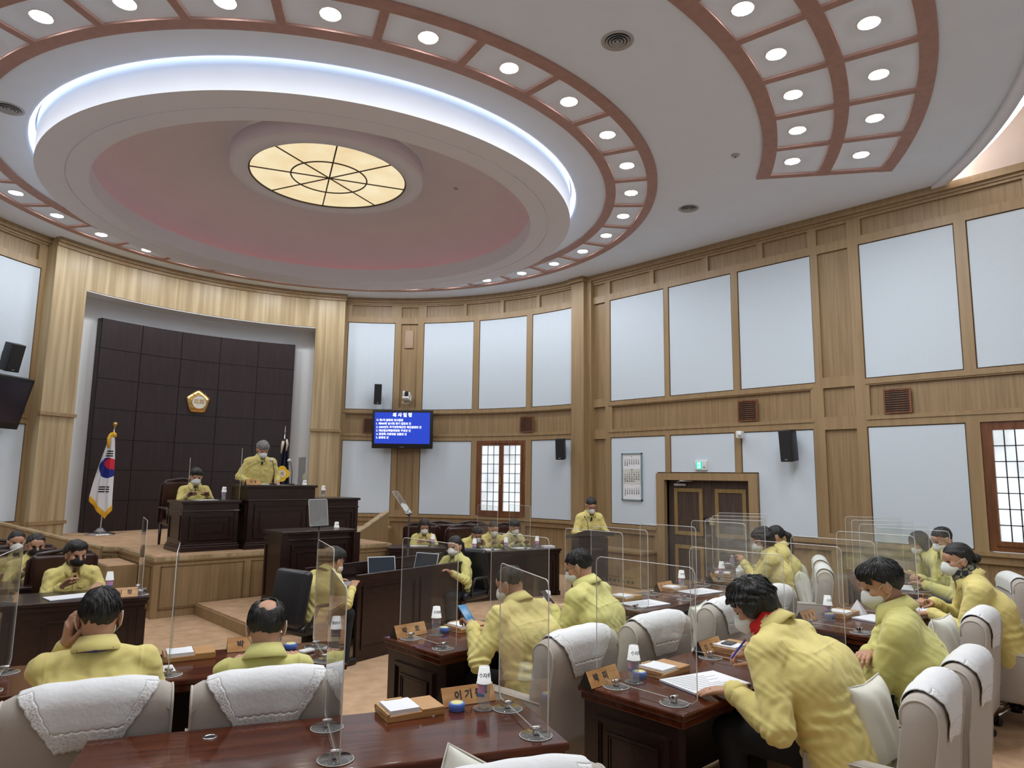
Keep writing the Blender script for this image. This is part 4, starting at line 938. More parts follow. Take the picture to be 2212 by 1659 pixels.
def screen_master():
    t = thing('acrylic_screen', 'x', 'screen')          # panel in the local YZ plane
    g = MB(); g.box(-.0025, .0025, -.33, .33, .022, .70); go = g.build('panel', 'acrylic_clear', t)
    e = MB(); P = [(-.33, .05), (-.33, .67), (-.32, .69), (-.30, .70), (.30, .70), (.32, .69), (.33, .67), (.33, .05), (.30, .022), (-.30, .022)]
    e.tube([(0, y, z) for y, z in P], .0026, 5, True); e.build('panel_edge', 'acrylic_edge', go)
    for y in (-.19, .19):
        b = MB(); b.lathe([(.0, .0), (.072, .0), (.074, .003), (.072, .006), (.0, .006)], 36, cy=y); bo = b.build('round_base', 'acrylic_haze', t)
        r = MB(); r.tube([(.073 * math.cos(2 * PI * i / 36), y + .073 * math.sin(2 * PI * i / 36), .003) for i in range(36)], .0022, 5, True); r.build('base_rim', 'acrylic_edge', bo)
        c = MB(); c.rbox(-.013, .013, y - .014, y + .014, .006, .040, .004); c.cyl((-.022, y - .008, .036), (.022, y - .008, .036), .009, n=12); c.cyl((-.022, y + .010, .030), (.022, y + .010, .030), .008, n=12); c.build('clip', 'chrome', bo)
    return t
bottle0, cup0, coast0, tub0, tray0, scr0 = bottle_master(), cup_master(), coaster_master(), tub_master(), tray_master(), screen_master()
tag(coast0, 'x', 'coaster')
first = {}
def place(master, loc, rz, label, group=None):
    if master.name not in first: first[master.name] = 1; master.location = loc; master.rotation_euler = (0, 0, rz); master['label'] = label; r = master
    else: r = dup(master, loc, rz, label)
    if group: r['group'] = group
    return r
def brushed():
    """three brush-written marks too blurred to read"""
    q = MB()
    for k in (-1, 0, 1):
        cx = k * .075
        for x0, x1, y0, y1 in ((-.014, .006, .010, .0135), (-.006, -.0025, -.004, .010), (.010, .0135, -.012, .018), (-.012, .008, -.012, -.0085)): q.box(cx + x0, cx + x1, y0, y1, -.0005, .0005)
    return q
def nameplate(loc, rz, txt, label, w=.27, show=2, dark_face=False):
    """triangular wooden name block; writing on both long faces"""
    t = thing('name_plate', label, 'name plate', loc, rz, 'wooden name plates'); h = .085; d = .045
    b = MB(); b.add([(x, y, z) for x in (-w / 2, w / 2) for y, z in ((-d, 0), (d, 0), (0, h))], [(0, 1, 2), (3, 5, 4), (0, 3, 4, 1), (1, 4, 5, 2), (2, 5, 3, 0)])
    b.build('block', 'plate_black', t)
    for s in (-1, 1):
        f = MB(); nx = Vector((0, s * h, d)).normalized(); p0 = Vector((0, s * d, 0)); p1 = Vector((0, 0, h))
        a = p0 + (p1 - p0) * .02 + nx * .002; c = p0 + (p1 - p0) * .98 + nx * .002
        f.add([(-w / 2, a.y, a.z), (w / 2, a.y, a.z), (w / 2, c.y, c.z), (-w / 2, c.y, c.z)], [(0, 1, 2, 3)]); fo = f.build('wooden_face', 'plate_wood', t)
        up = (p1 - p0).normalized(); right = Vector((1, 0, 0)) if s < 0 else Vector((-1, 0, 0)); mid = (p0 + p1) / 2 + nx * .0035
        q = brushed() if txt == '~' else text_mb(txt, .048, .001, .0012); MB().add([mid + right * v[0] + up * v[1] + nx * v[2] for v in q.v], q.f).build('lettering', 'ink', fo, fix=False)
    return t
def setting(desk, x, who, txt, parts='nbctkd', mirror=1, cupturn=0., sheet=None, cupx=0., mid_gap=0.):
    """one place at a desk: name plate, bottle with a cup over it, coaster, gel tub, memo tray"""
    rz = DESK[desk][1]; D = DESK[desk][3] / 2
    px = x - .36 * mirror
    if 'n' in parts: nameplate(on(desk, px - .02 * mirror, D - .075), rz + .03, txt, 'wooden name plate ' + who)
    bx, by = px + (.14 + cupx) * mirror, D - .19
    if 'd' in parts: place(coast0, on(desk, bx, by, TZ), rz, 'clear round coaster under the bottle ' + who)
    if 'b' in parts: place(bottle0, on(desk, bx, by, TZ + .004), rz + cupturn, 'small water bottle ' + who)
    if 'c' in parts: place(cup0, on(desk, bx, by, TZ + .122), rz + cupturn, 'white paper cup upside down over the bottle ' + who)
    if 'k' in parts: place(tub0, on(desk, bx + .095 * mirror, by + .03), rz, 'small blue tub of yellow gel ' + who)
    if 't' in parts: place(tray0, on(desk, bx + .30 * mirror, by + .01), rz, 'bamboo memo tray with a white paper block ' + who)
rz = DESK['near'][1]
nameplate((-2.40, -6.45, TZ), R_(-16), '이 기 동', 'wooden name plate lettered in black on the desk nearest the camera', .29)
place(bottle0, (-2.40, -6.585, TZ + .004), .3, 'small water bottle with pink label on the desk nearest the camera')
place(coast0, (-2.40, -6.585, TZ), 0, 'clear round coaster under the bottle nearest the camera')
place(cup0, (-2.40, -6.585, TZ + .122), -.55, 'white paper cup upside down over the bottle nearest the camera')
place(tub0, (-2.52, -6.52, TZ), 0, 'small blue tub of yellow gel on the desk nearest the camera')
place(tray0, (-2.72, -6.40, TZ), R_(-14), 'bamboo memo tray with a white paper block on the desk nearest the camera')
setting('FL', .82, 'right of the balding man', '박     득', 'nbcdk', 1, 0)
place(tray0, on('FL', .08, .18), DESK['FL'][1] + .1, 'bamboo memo tray between the two men with their backs turned')
setting('FL', -.15, 'in front of the lanyard man', '~', 'n', 1)
setting('D2', -.45, 'beside the phone-holding man', '박     호', 'nbctkd', 1, -.4)
setting('D2', .72, 'in front of the bespectacled man', '~', 'nbctd', 1, -.4)
setting('D3', -.53, 'of the woman with the red scarf', '박   미    ', 'nbctkd', 1, -.4)
nameplate(on('D3', .22, .27), .05, '~', 'wooden name plate hidden behind the red-scarf woman\'s head')
place(tray0, on('D3', .38, .18), .05, 'bamboo memo tray holding a grey phone, right of the red-scarf woman\'s hand')
place(tray0, on('CR', -.55, .16), .05, 'bamboo memo tray left on the desk with open booklets')
setting('CR', .62, 'on the desk with open booklets', '~', 'nbcd', 1, -.4)
place(tray0, on('CR', .30, .20), .05, 'bamboo memo tray right on the desk with open booklets')
setting('D6', -.42, 'right of the red-scarf woman\'s head', '~', 'nbctkd', 1, -.4)
setting('D5', -.50, 'beside the thick pile of white documents', '~', 'nbctd', 1, -.4)
setting('D7', -.55, 'far right, behind the crossed-arms man\'s hair', '~', 'nbcd', 1, -.4)
place(tray0, on('D7', -.2, .2), R_(26), 'bamboo memo tray far right in front of the orange-pencil man')
place(bottle0, on('D5', .45, .10, TZ), 0, 'uncovered water bottle with its cap on, by the thick documents')
cu = place(cup0, on('D5', .24, .14, TZ + .080), 0, 'white paper cup standing upright beside the uncovered bottle'); cu.rotation_euler = (PI, 0, 0)
# acrylic screens: divider position along each desk
for dk, xs in (('near', (.0, .88)), ('FL', (-.88, -.02, .86)), ('D2', (-.88, .0, .90)), ('D3', (-.90, .08, .95)), ('CR', (-.88, -.10, .86)), ('D6', (-.95, -.03, .95)), ('D5', (-.88, .0, .88)), ('D7', (-.88, .0, .88))):
    nice = {'near': 'the desk nearest the camera', 'FL': 'the back-turned men\'s desk', 'D2': 'the phone-holding man\'s desk', 'D3': 'the red-scarf woman\'s desk', 'CR': 'the unattended booklet desk', 'D6': 'the desk with folded paper', 'D5': 'the desk by the door', 'D7': 'the orange-pencil man\'s desk'}[dk]
    for i, x in enumerate(xs):
        w = ('left end', 'middle', 'right end')[i] if len(xs) == 3 else ('middle', 'right end')[i]
        place(scr0, on(dk, x, -.02), DESK[dk][1], 'clear acrylic screen, %s of %s' % (w, nice), 'clear acrylic desk screens')
# sheets and booklets
def booklet(name, loc, rz, w, d, h, label, cat, m='paper', under=None, text=False):
    t = thing(name, label, cat, loc, rz)
    if under: MB().box(-w / 2 - .004, w / 2 + .004, -d / 2 - .004, d / 2 + .004, 0, .003).build('cover', under, t)
    p = MB(); z0 = .003 if under else 0; p.box(-w / 2, w / 2, -d / 2, d / 2, z0, z0 + h); po = p.build('pages', m, t)
    if text:
        q = MB()
        for i in range(9): y = d / 2 - .035 - i * (d - .06) / 9; q.box(-w / 2 + .02, -w / 2 + .02 + (w - .04) * (.55 + .4 * ((i * 7) % 5) / 5), y, y + .004, z0 + h, z0 + h + .0006)
        q.build('printed_lines', 'ink_grey', po)
    return t
booklet('open_booklet', on('D3', -.46, -.12), R_(-14), .42, .29, .010, 'open white booklet under the red-scarf woman\'s hand', 'booklet', 'paper', 'folder_navy', True)
booklet('open_booklet', on('CR', -.62, -.12), R_(-8), .40, .27, .008, 'open booklet with navy cover, nearer one on the unattended desk', 'booklet', 'paper', 'folder_navy', True)
booklet('open_booklet', on('CR', .42, -.06), R_(-8), .40, .27, .008, 'open booklet with navy cover, farther one on the unattended desk', 'booklet', 'paper', 'folder_navy', True)
booklet('open_booklet', on('D6', -.30, -.08), R_(-10), .30, .22, .012, 'small stack of white papers before the crossed-arms man\'s mask', 'booklet', 'paper', 'folder_navy')
booklet('open_booklet', on('D6', .45, -.12), R_(-6), .40, .28, .008, 'open printed booklet the checked-scarf woman writes on', 'booklet', 'paper', None, True)
booklet('open_booklet', on('D7', -.55, -.08), R_(20), .40, .28, .010, 'white booklet on a navy folder by the orange-pencil man', 'booklet', 'paper', 'folder_navy')
booklet('open_booklet', on('D7', .1, -.02), R_(20), .38, .26, .014, 'white papers on the desk\'s far half near the right wall', 'booklet', 'paper')
mat('paper_thick', (.62, .64, .58), .8, noise=.06, nscale=120)
booklet('document_stack', on('D5', -.42, -.16), R_(22), .34, .25, .075, 'thick bound stack of white documents nearest on the desk by the door', 'document stack', 'paper_thick')
booklet('document_stack', on('D5', -.02, -.10), R_(30), .34, .26, .035, 'loose pile of white papers behind the thick bound stack', 'document stack', 'paper')
booklet('document_stack', on('D5', .42, -.10), R_(24), .34, .25, .03, 'flat pile of white papers farthest along the desk by the door', 'document stack', 'paper')
booklet('paper_sheet', on('FL', -.14, -.10), R_(-10), .30, .21, .002, 'printed white sheet on the desk between the two back-turned men', 'paper', 'paper', None, True)
booklet('paper_sheet', on('FL', -.33, -.17), R_(-50), .28, .2, .0015, 'blank white sheet by the lanyard man\'s right elbow', 'paper')
booklet('paper_sheet', on('D2', -.20, -.16), R_(-12), .24, .17, .012, 'small white notebook under the phone-holding man\'s sleeve', 'notebook')
booklet('leather_folder', on('D3', .72, -.10), R_(-12), .40, .30, .015, 'dark leather folder with a slim pen loop at the desk\'s right end', 'folder', 'leather_black')
tag(MB().rbox(-.10, .10, -.008, .008, 0, .008, .003).build('slim_pen', 'black_plastic', mx=Matrix.Translation(Vector(on('D3', .74, -.13, TZ + .0151))) @ Matrix.Rotation(-.2, 4, 'Z')), 'slim black pen lying on the dark leather folder', 'pen')
tag(MB().box(-.05, .05, -.035, .035, 0, .008).build('grey_phone', 'vent_dark', mx=Matrix.Translation(Vector(on('D3', .335, .18, TZ + .0505))) @ Matrix.Rotation(.1, 4, 'Z')), 'grey phone lying on the memo tray beside the red-scarf woman', 'phone')
# folded white paper tent on desk D6
f = MB(); q = on('D6', -.12, .12); s = .085
f.add([(-s, -s, 0), (s, -s * .6, 0), (0, s * .9, 0), (0, 0, .12)], [(0, 1, 3), (1, 2, 3), (2, 0, 3)]); fo = f.build('folded_paper', 'paper', mx=Matrix.Translation(q)); sm = fo.modifiers.new('t', 'SOLIDIFY'); sm.thickness = .002
tag(fo, 'white sheet folded to a pointed tent before the crossed-arms man\'s face', 'paper')
# white ear-bud case and wrap on the front-left desk
tag(MB().rbox(-.05, .05, -.03, .03, 0, .022, .01).build('tissue_pack', 'white_plastic', mx=Matrix.Translation(on('FL', .78, .04)) @ Matrix.Rotation(.2, 4, 'Z')), 'small white packet near the right end of the lanyard man\'s desk', 'packet')
# ------------------------------------------------------------------ recorders' dark partition desk
t = thing('recorders_desk', 'dark partitioned recorders\' desk in the middle of the hall', 'desk', (-.135, -2.27, 0), R_(10))
L2 = .86
def wallpanel(nm, x0, x1, y0, y1, z1, faces):
    b = MB(); b.box(x0, x1, y0, y1, 0, z1); o = b.build(nm, 'walnut', t)
    f = MB()
    for (m4, a, c, yy) in faces: pane_frame(f, a, c, .12, z1 - .10, yy, m4, .035, .014)
    f.build('raised_moulding', 'walnut', o); k = MB(); k.box(x0 - .004, x1 + .004, y0 - .004, y1 + .004, z1, z1 + .012); k.build('capping', 'walnut', o, bevel=.003); return o
wallpanel('front_panel', -L2, L2, -.44, -.40, .86, [(None, -L2 + .06, -.02, -.44), (None, .06, L2 - .08, -.44)])
wallpanel('rear_panel', -L2, L2 + .5, .42, .46, .86, [(None, -L2 + .06, -.02, .42), (None, .06, L2 - .08, .42)])
MB().box(-L2 + .06, L2 - .06, -.40, .42, .68, .71).build('worktop', 'walnut', t)
def monitor(x, y, rz, label, w=.34, h=.22, m='screen_dim', laptop=True, z=.71):
    c, s = math.cos(R_(10)), math.sin(R_(10)); o = thing('laptop', label, 'laptop', (-.135 + x * c - y * s, -2.27 + x * s + y * c, z), rz + R_(10))
    MB().rbox(-w / 2, w / 2, -.12, .11, 0, .016, .006).build('keyboard_base', 'grey_plastic', o)
    m4 = Matrix.Translation((0, .11, .012)) @ Matrix.Rotation(-.30, 4, 'X')
    l = MB(); l.rbox(-w / 2, w / 2, -.005, .005, 0, h, .004, 2, m4); lo = l.build('lid', 'light_grey', o)
    d = MB(); d.box(-w / 2 + .012, w / 2 - .012, -.0062, -.0045, .012, h - .012, m4); d.build('display', m, lo)
mat('light_grey', (.50, .52, .55), .35); mat('screen_dim', (.02, .03, .045), .2)
monitor(.02, .12, -.5, 'open laptop with a dark document screen on the recorders\' desk')
monitor(.62, .12, -PI / 2 + .2, 'laptop seen from its pale lid before the ponytailed recorder')
monitor(-.62, -.05, PI / 2 - .5, 'laptop seen from its grey lid before the young recorder')
# black swivel chairs
def swivel_master():
    t = thing('swivel_chair', 'x', 'chair', (0, 0, 0), 0, 'black swivel chairs')
    b = MB(); m4 = Matrix.Translation((0, -.24, .50)) @ Matrix.Rotation(-.16, 4, 'X')
    b.rbox(-.24, .24, -.05, .06, -.03, .50, .05, 5, m4); b.build('backrest', 'leather_black', t)
    MB().rbox(-.25, .25, -.25, .24, .40, .50, .045, 4).build('seat', 'leather_black', t)
    for s in (-1, 1):
        a = MB(); a.tube([(s * .24, -.20, .44), (s * .30, -.16, .55), (s * .30, -.10, .67), (s * .30, .12, .67), (s * .28, .16, .55), (s * .24, .10, .44)], .018, 8); a.build('armrest', 'black_plastic', t)
    b = MB(); b.cyl((0, 0, .08), (0, 0, .42), .027); b.build('gas_column', 'black_plastic', t)
    for k in range(5):
        a = R_(90 + 72 * k); c, s = math.cos(a), math.sin(a); lg = MB(); lg.tube([(.03 * c, .03 * s, .10), (.28 * c, .28 * s, .07)], [.024, .015], 8); lo = lg.build('base_leg', 'black_plastic', t)
        w = MB(); w.sph((.28 * c, .28 * s, .03), .03); w.build('caster', 'black_plastic', lo)
    return t
sw0 = swivel_master(); place(sw0, (-1.48, -2.86, 0), R_(-78), 'black leather swivel chair of the young recorder'); place(sw0, (.88, -2.38, 0), R_(100), 'black leather swivel chair of the ponytailed recorder')
# ------------------------------------------------------------------ tables of the officials
DESK['TR'] = ((2.98, -.86), R_(168), 1.85, .60); DESK['TR1'] = ((2.12, .36), R_(145), .95, .55)
DESK['TL'] = ((-3.56, -1.60), R_(168), 1.90, .66); DESK['TL2'] = ((-4.25, -.42), R_(172), 1.75, .60)
for k, lb in (('TR', 'long dark table where three masked officials write, under the lit window'), ('TR1', 'short dark table of the long-haired woman'), ('TL', 'dark table of the man with the red tie, left of the stage'), ('TL2', 'dark table at the left edge behind the red-tie man\'s')):
    member_desk(lb, DESK[k][0], DESK[k][1], DESK[k][2], DESK[k][3], 'walnut', 'walnut')
def table_set(desk, x, who, parts, dy=.12, extra=0):
    rz = DESK[desk][1]
    if 'b' in parts: place(bottle0, on(desk, x, dy), rz, 'small water bottle ' + who)
    if 'c' in parts: place(cup0, on(desk, x, dy, TZ + .118), rz, 'white paper cup over the bottle ' + who)
    if 's' in parts: booklet('paper_sheet', on(desk, x + .22, dy - .14), rz + .1, .30, .21, .004, 'white papers ' + who, 'paper')
    if 'm' in parts: booklet('paper_sheet', on(desk, x - .25, dy - .05), rz - .2, .20, .15, .03, 'small white memo block ' + who, 'paper')
table_set('TR', -.55, 'at the right end of the three officials\' table', 'bcsm'); table_set('TR', .05, 'between the two men at the officials\' table', 'bcs'); table_set('TR', .62, 'by the woman with tied hair', 'bcs')
table_set('TR1', -.25, 'by the long-haired woman', 'bcs')
table_set('TL', -.62, 'beside the nameplate of the red-tie man', 'bc', -.05); booklet('paper_sheet', on('TL', -.30, .08), DESK['TL'][1] + .3, .36, .24, .006, 'white papers under the red-tie man\'s hand', 'paper', 'paper', 'folder_navy')
table_set('TL2', -.50, 'in front of the bespectacled black-mask man', 'bcs', .05); table_set('TL2', .12, 'at the left picture edge', 'bcs', .05)
nameplate(on('TL', -.74, .26), R_(168) + .05, '시   장', 'wooden name plate reading two characters on the red-tie man\'s table', .22)
place(scr0, on('TL', -.88, 0), DESK['TL'][1], 'clear acrylic screen at the right end of the red-tie man\'s table', 'clear acrylic desk screens')
place(scr0, on('TL', .52, 0), DESK['TL'][1], 'clear acrylic screen left of the red-tie man', 'clear acrylic desk screens')
place(scr0, on('TL2', -.15, 0), DESK['TL2'][1], 'clear acrylic screen left of the bespectacled black-mask man', 'clear acrylic desk screens')
place(scr0, on('TR', .33, 0), DESK['TR'][1], 'clear acrylic screen left of the tied-hair woman\'s neighbour', 'clear acrylic desk screens')
place(scr0, on('TR', -.28, 0), DESK['TR'][1], 'clear acrylic screen before the official in glasses', 'clear acrylic desk screens')
# carved dark chairs behind the officials
mat('leather_brown', (.035, .010, .008), .3)
def dark_chair_master():
    t = thing('leather_chair', 'x', 'chair', (0, 0, 0), 0, 'dark high-backed leather chairs')
    b = MB(); m4 = Matrix.Translation((0, -.25, .45)) @ Matrix.Rotation(-.10, 4, 'X'); b.rbox(-.30, .30, -.05, .05, -.05, .60, .045, 4, m4); bo = b.build('backrest', 'leather_brown', t)
    f = MB(); f.tube([m4 @ Vector(p) for p in ((-.31, 0, -.05), (-.31, 0, .54), (-.24, 0, .60), (0, 0, .635), (.24, 0, .60), (.31, 0, .54), (.31, 0, -.05))], .022, 8); f.build('back_frame', 'walnut', t)
    MB().rbox(-.29, .29, -.24, .26, .36, .47, .04).build('seat', 'leather_brown', t)
    for s in (-1, 1):
        a = MB(); a.tube([(s * .31, -.24, .64), (s * .32, .15, .63), (s * .31, .20, .40)], .022, 8); a.build('armrest', 'walnut', t)
        for y in (-.24, .22): MB().tube([(s * .27, y, 0), (s * .27, y, .38)], [.018, .026], 8).build('leg', 'walnut', t)
    return t
dk0 = dark_chair_master()
for x, y, a, lb in ((2.52, .80, 145, 'of the long-haired woman'), (3.55, .62, 158, 'empty, right of the long-haired woman'), (3.05, .92, 152, 'empty, next to the long-haired woman'), (2.88, -.02, 168, 'behind the woman with tied hair') , (3.28, -.06, 168, 'behind the official with short black hair'), (3.72, -.16, 168, 'of the official in glasses and white-yellow jacket'), (-3.13, -.84, 184, 'of the man with the red tie'), (-3.33, .12, 184, 'of the bespectacled man in the black mask'), (-3.52, .78, 184, 'at the left picture edge')):
    place(dk0, (x, y, 0), R_(a), 'dark high-backed leather chair ' + lb)
c2 = place(dk0, (-1.0, 2.28, SZ - .06), R_(182), 'dark high-backed leather chair of the man seated on the stage')
# small lectern of the standing official by the door
t = thing('small_lectern', 'dark slim lectern of the official standing beside the pilaster', 'lectern', (3.62, -2.12, 0), R_(-26))
b = MB(); b.box(-.24, .24, -.16, .16, .06, 1.0); b.build('column', 'walnut', t)
b = MB(); b.box(-.30, .30, -.22, .22, 0, .06); b.box(-.28, .28, -.20, .20, .06, .085); b.build('plinth', 'walnut', t)
b = MB(); m4 = Matrix.Translation((0, 0, 1.0)) @ Matrix.Rotation(-.15, 4, 'X')
b.box(-.32, .32, -.22, .24, 0, .04, m4); b.add([m4 @ Vector(p) for p in [(x_, -.225 + d, z) for d in (0, .02) for x_, z in ((-.32, .04), (-.26, .06), (-.15, .085), (0, .095), (.15, .085), (.26, .06), (.32, .04))]], [tuple(range(7)), tuple(range(7, 14))[::-1]] + [(i, (i + 1) % 7, 7 + (i + 1) % 7, 7 + i) for i in range(7)]); b.build('sloping_top', 'walnut', t)
b = MB(); pane_frame(b, -.19, .19, .16, .90, -.16, None, .03, .012); b.build('raised_panel', 'walnut', t)
mic = thing('microphone', 'thin gooseneck microphone on the slim lectern', 'microphone', (3.60, -2.05, 1.04), R_(-26)); MB().tube([(.05, 0, 0), (.05, .0, .12), (.04, .04, .22), (.03, .09, .26)], .005, 8).build('gooseneck', 'black_plastic', mic); MB().sph((.03, .095, .265), (.011, .02, .011)).build('mic_head', 'black_plastic', mic)
# rostrum items
def stage_mic(x, y, z, label):
    m = thing('microphone', label, 'microphone', (x, y, z)); MB().cyl((0, 0, 0), (0, 0, .02), .05).build('mic_base', 'black_plastic', m)
    MB().tube([(0, 0, .02), (0, -.01, .2), (0, .06, .36), (0, .10, .38)], .006, 8).build('gooseneck', 'black_plastic', m); MB().sph((0, .12, .39), (.03, .03, .03)).build('mic_head', 'white_plastic', m)
stage_mic(-.02, 1.30, SZ + .95, 'gooseneck microphone left on the tall rostrum desk'); stage_mic(.28, 1.30, SZ + .95, 'gooseneck microphone right on the tall rostrum desk')
place(cup0, (.45, 1.18, SZ + .95), 0, 'white paper cup on the tall rostrum desk'); place(bottle0, (.93, 1.45, SZ + .74), 0, 'water bottle on the empty right-hand rostrum desk'); place(cup0, (.93, 1.45, SZ + .74 + .118), 0, 'white paper cup over the bottle on the right-hand rostrum desk')
place(bottle0, (-.78, 1.30, SZ + .72), 0, 'water bottle before the man seated on the stage'); place(cup0, (-.78, 1.30, SZ + .72 + .118), 0, 'white paper cup over the bottle of the man seated on the stage')
nameplate((-.42, 1.14, SZ + .95), 0, '의 장', 'wooden name plate on the tall rostrum desk\'s left corner', .22)
booklet('paper_sheet', (-1.02, 1.38, SZ + .72), .2, .30, .21, .006, 'white papers before the man seated on the stage', 'paper')
booklet('paper_sheet', (-.05, 1.42, SZ + .95), .0, .30, .21, .01, 'white papers before the grey-haired man', 'paper')
def stage_panel(x, y, z, w, h, a, label):
    o = thing('standing_screen', label, 'screen', (x, y, z), a); g = MB(); g.box(-w / 2, w / 2, -.003, .003, 0, h); go = g.build('panel', 'acrylic_haze', o)
    e = MB(); panel_edges(e, -w / 2, w / 2, 0, h, 0, Matrix.Identity(4), .003, .004); e.build('panel_edge', 'acrylic_edge', go)
stage_panel(-1.20, 1.60, SZ + .72, .42, .62, 1.25, 'hazy acrylic screen standing left of the seated man on the stage')
stage_panel(-.50, 1.42, SZ + .72, .55, .78, 1.20, 'clear acrylic screen standing between the two men on the stage')
stage_panel(.50, 1.40, SZ + .95, .50, .45, 1.35, 'clear acrylic screen right of the grey-haired man')
place(cup0, (.18, -.40, 1.171), 0, 'white paper cup on the speaking lectern')
# ------------------------------------------------------------------ people: smooth solid bodies meshed from distance fields
F4 = np.float32
mat('skin', (.50, .27, .17), .5, noise=.05, nscale=30, sheen=.05); mat('skin_dark', (.36, .18, .11), .5, noise=.05, nscale=30)
MATS['skin'].node_tree.nodes['Principled BSDF'].inputs['Subsurface Weight'].default_value = .0
for nm, col in (('jacket_yellow', (.72, .62, .220)), ('jacket_lime', (.64, .61, .215)), ('jacket_pale', (.70, .66, .36))):
    mat(nm, col, .82, noise=.035, nscale=5, bump=.18, bscale=38, sheen=.15)
mat('hair_black', (.008, .007, .007), .45, bump=.5, bscale=160); mat('hair_brown', (.022, .013, .009), .45, bump=.5, bscale=160); mat('hair_grey', (.20, .20, .20), .55, bump=.6, bscale=160, noise=.4, nscale=45); mat('hair_salt', (.035, .035, .037), .5, bump=.5, bscale=160, noise=.4, nscale=60)
mat('mask_white', (.74, .76, .74), .8); mat('mask_black', (.010, .010, .012), .8); mat('trousers_dark', (.012, .013, .016), .85); mat('trousers_grey', (.10, .10, .09), .85)
mat('shirt_white', (.70, .70, .70), .8); mat('shirt_blue', (.38, .47, .66), .8); mat('tie_red', (.20, .01, .012), .6); mat('tie_dark', (.03, .035, .04), .6); mat('scarf_red', (.55, .008, .012), .85); mat('turtleneck', (.010, .010, .012), .9)
mat('shoe_black', (.01, .01, .01), .3); mat('eye_dark', (.012, .008, .006), .2); mat('lanyard_blue', (.03, .02, .10), .6); mat('phone_blue', (.05, .22, .45), .25)
def scarfmat():
    m, t, b = nt('scarf_check'); tc = t.nodes.new('ShaderNodeTexCoord'); w = t.nodes.new('ShaderNodeTexChecker'); w.inputs['Scale'].default_value = 22
    w.inputs['Color1'].default_value = (.02, .022, .025, 1); w.inputs['Color2'].default_value = (.20, .19, .13, 1)
    t.links.new(tc.outputs['Object'], w.inputs['Vector']); t.links.new(w.outputs['Color'], b.inputs['Base Color']); b.inputs['Roughness'].default_value = .9
scarfmat()
def V(*a): return np.array(a, F4)
def rc(a, b, r0, r1=None):                       # tapered capsule
    a = np.asarray(a, F4); b = np.asarray(b, F4); r1 = r0 if r1 is None else r1; ab = b - a; L = float(ab @ ab) + 1e-9
    def f(p):
        t = np.clip(((p - a) @ ab) / L, 0, 1); q = p - a - t[:, None] * ab
        return np.sqrt(np.einsum('ij,ij->i', q, q)) - (r0 + (r1 - r0) * t)
    return f
def ell(c, r, R=None):                            # ellipsoid; R columns are its axes
    c = np.asarray(c, F4); r = np.asarray(r, F4); R = None if R is None else np.asarray(R, F4)
    def f(p):
        q = p - c
        if R is not None: q = q @ R
        a = q / r; k = np.sqrt(np.einsum('ij,ij->i', a, a)) + 1e-6; b = a / r; g = np.sqrt(np.einsum('ij,ij->i', b, b)) + 1e-6
        return k * (k - 1) / g
    return f
def smin(a, b, k):
    h = np.clip(.5 + .5 * (b - a) / k, 0, 1); return b + (a - b) * h - k * h * (1 - h)
def union(prims, k):
    """prims: functions or (function, own blend)"""
    def f(p):
        d = None
        for q in prims:
            fn, kk = q if isinstance(q, tuple) else (q, k); e = fn(p); d = e if d is None else smin(d, e, kk)
        return d
    return f
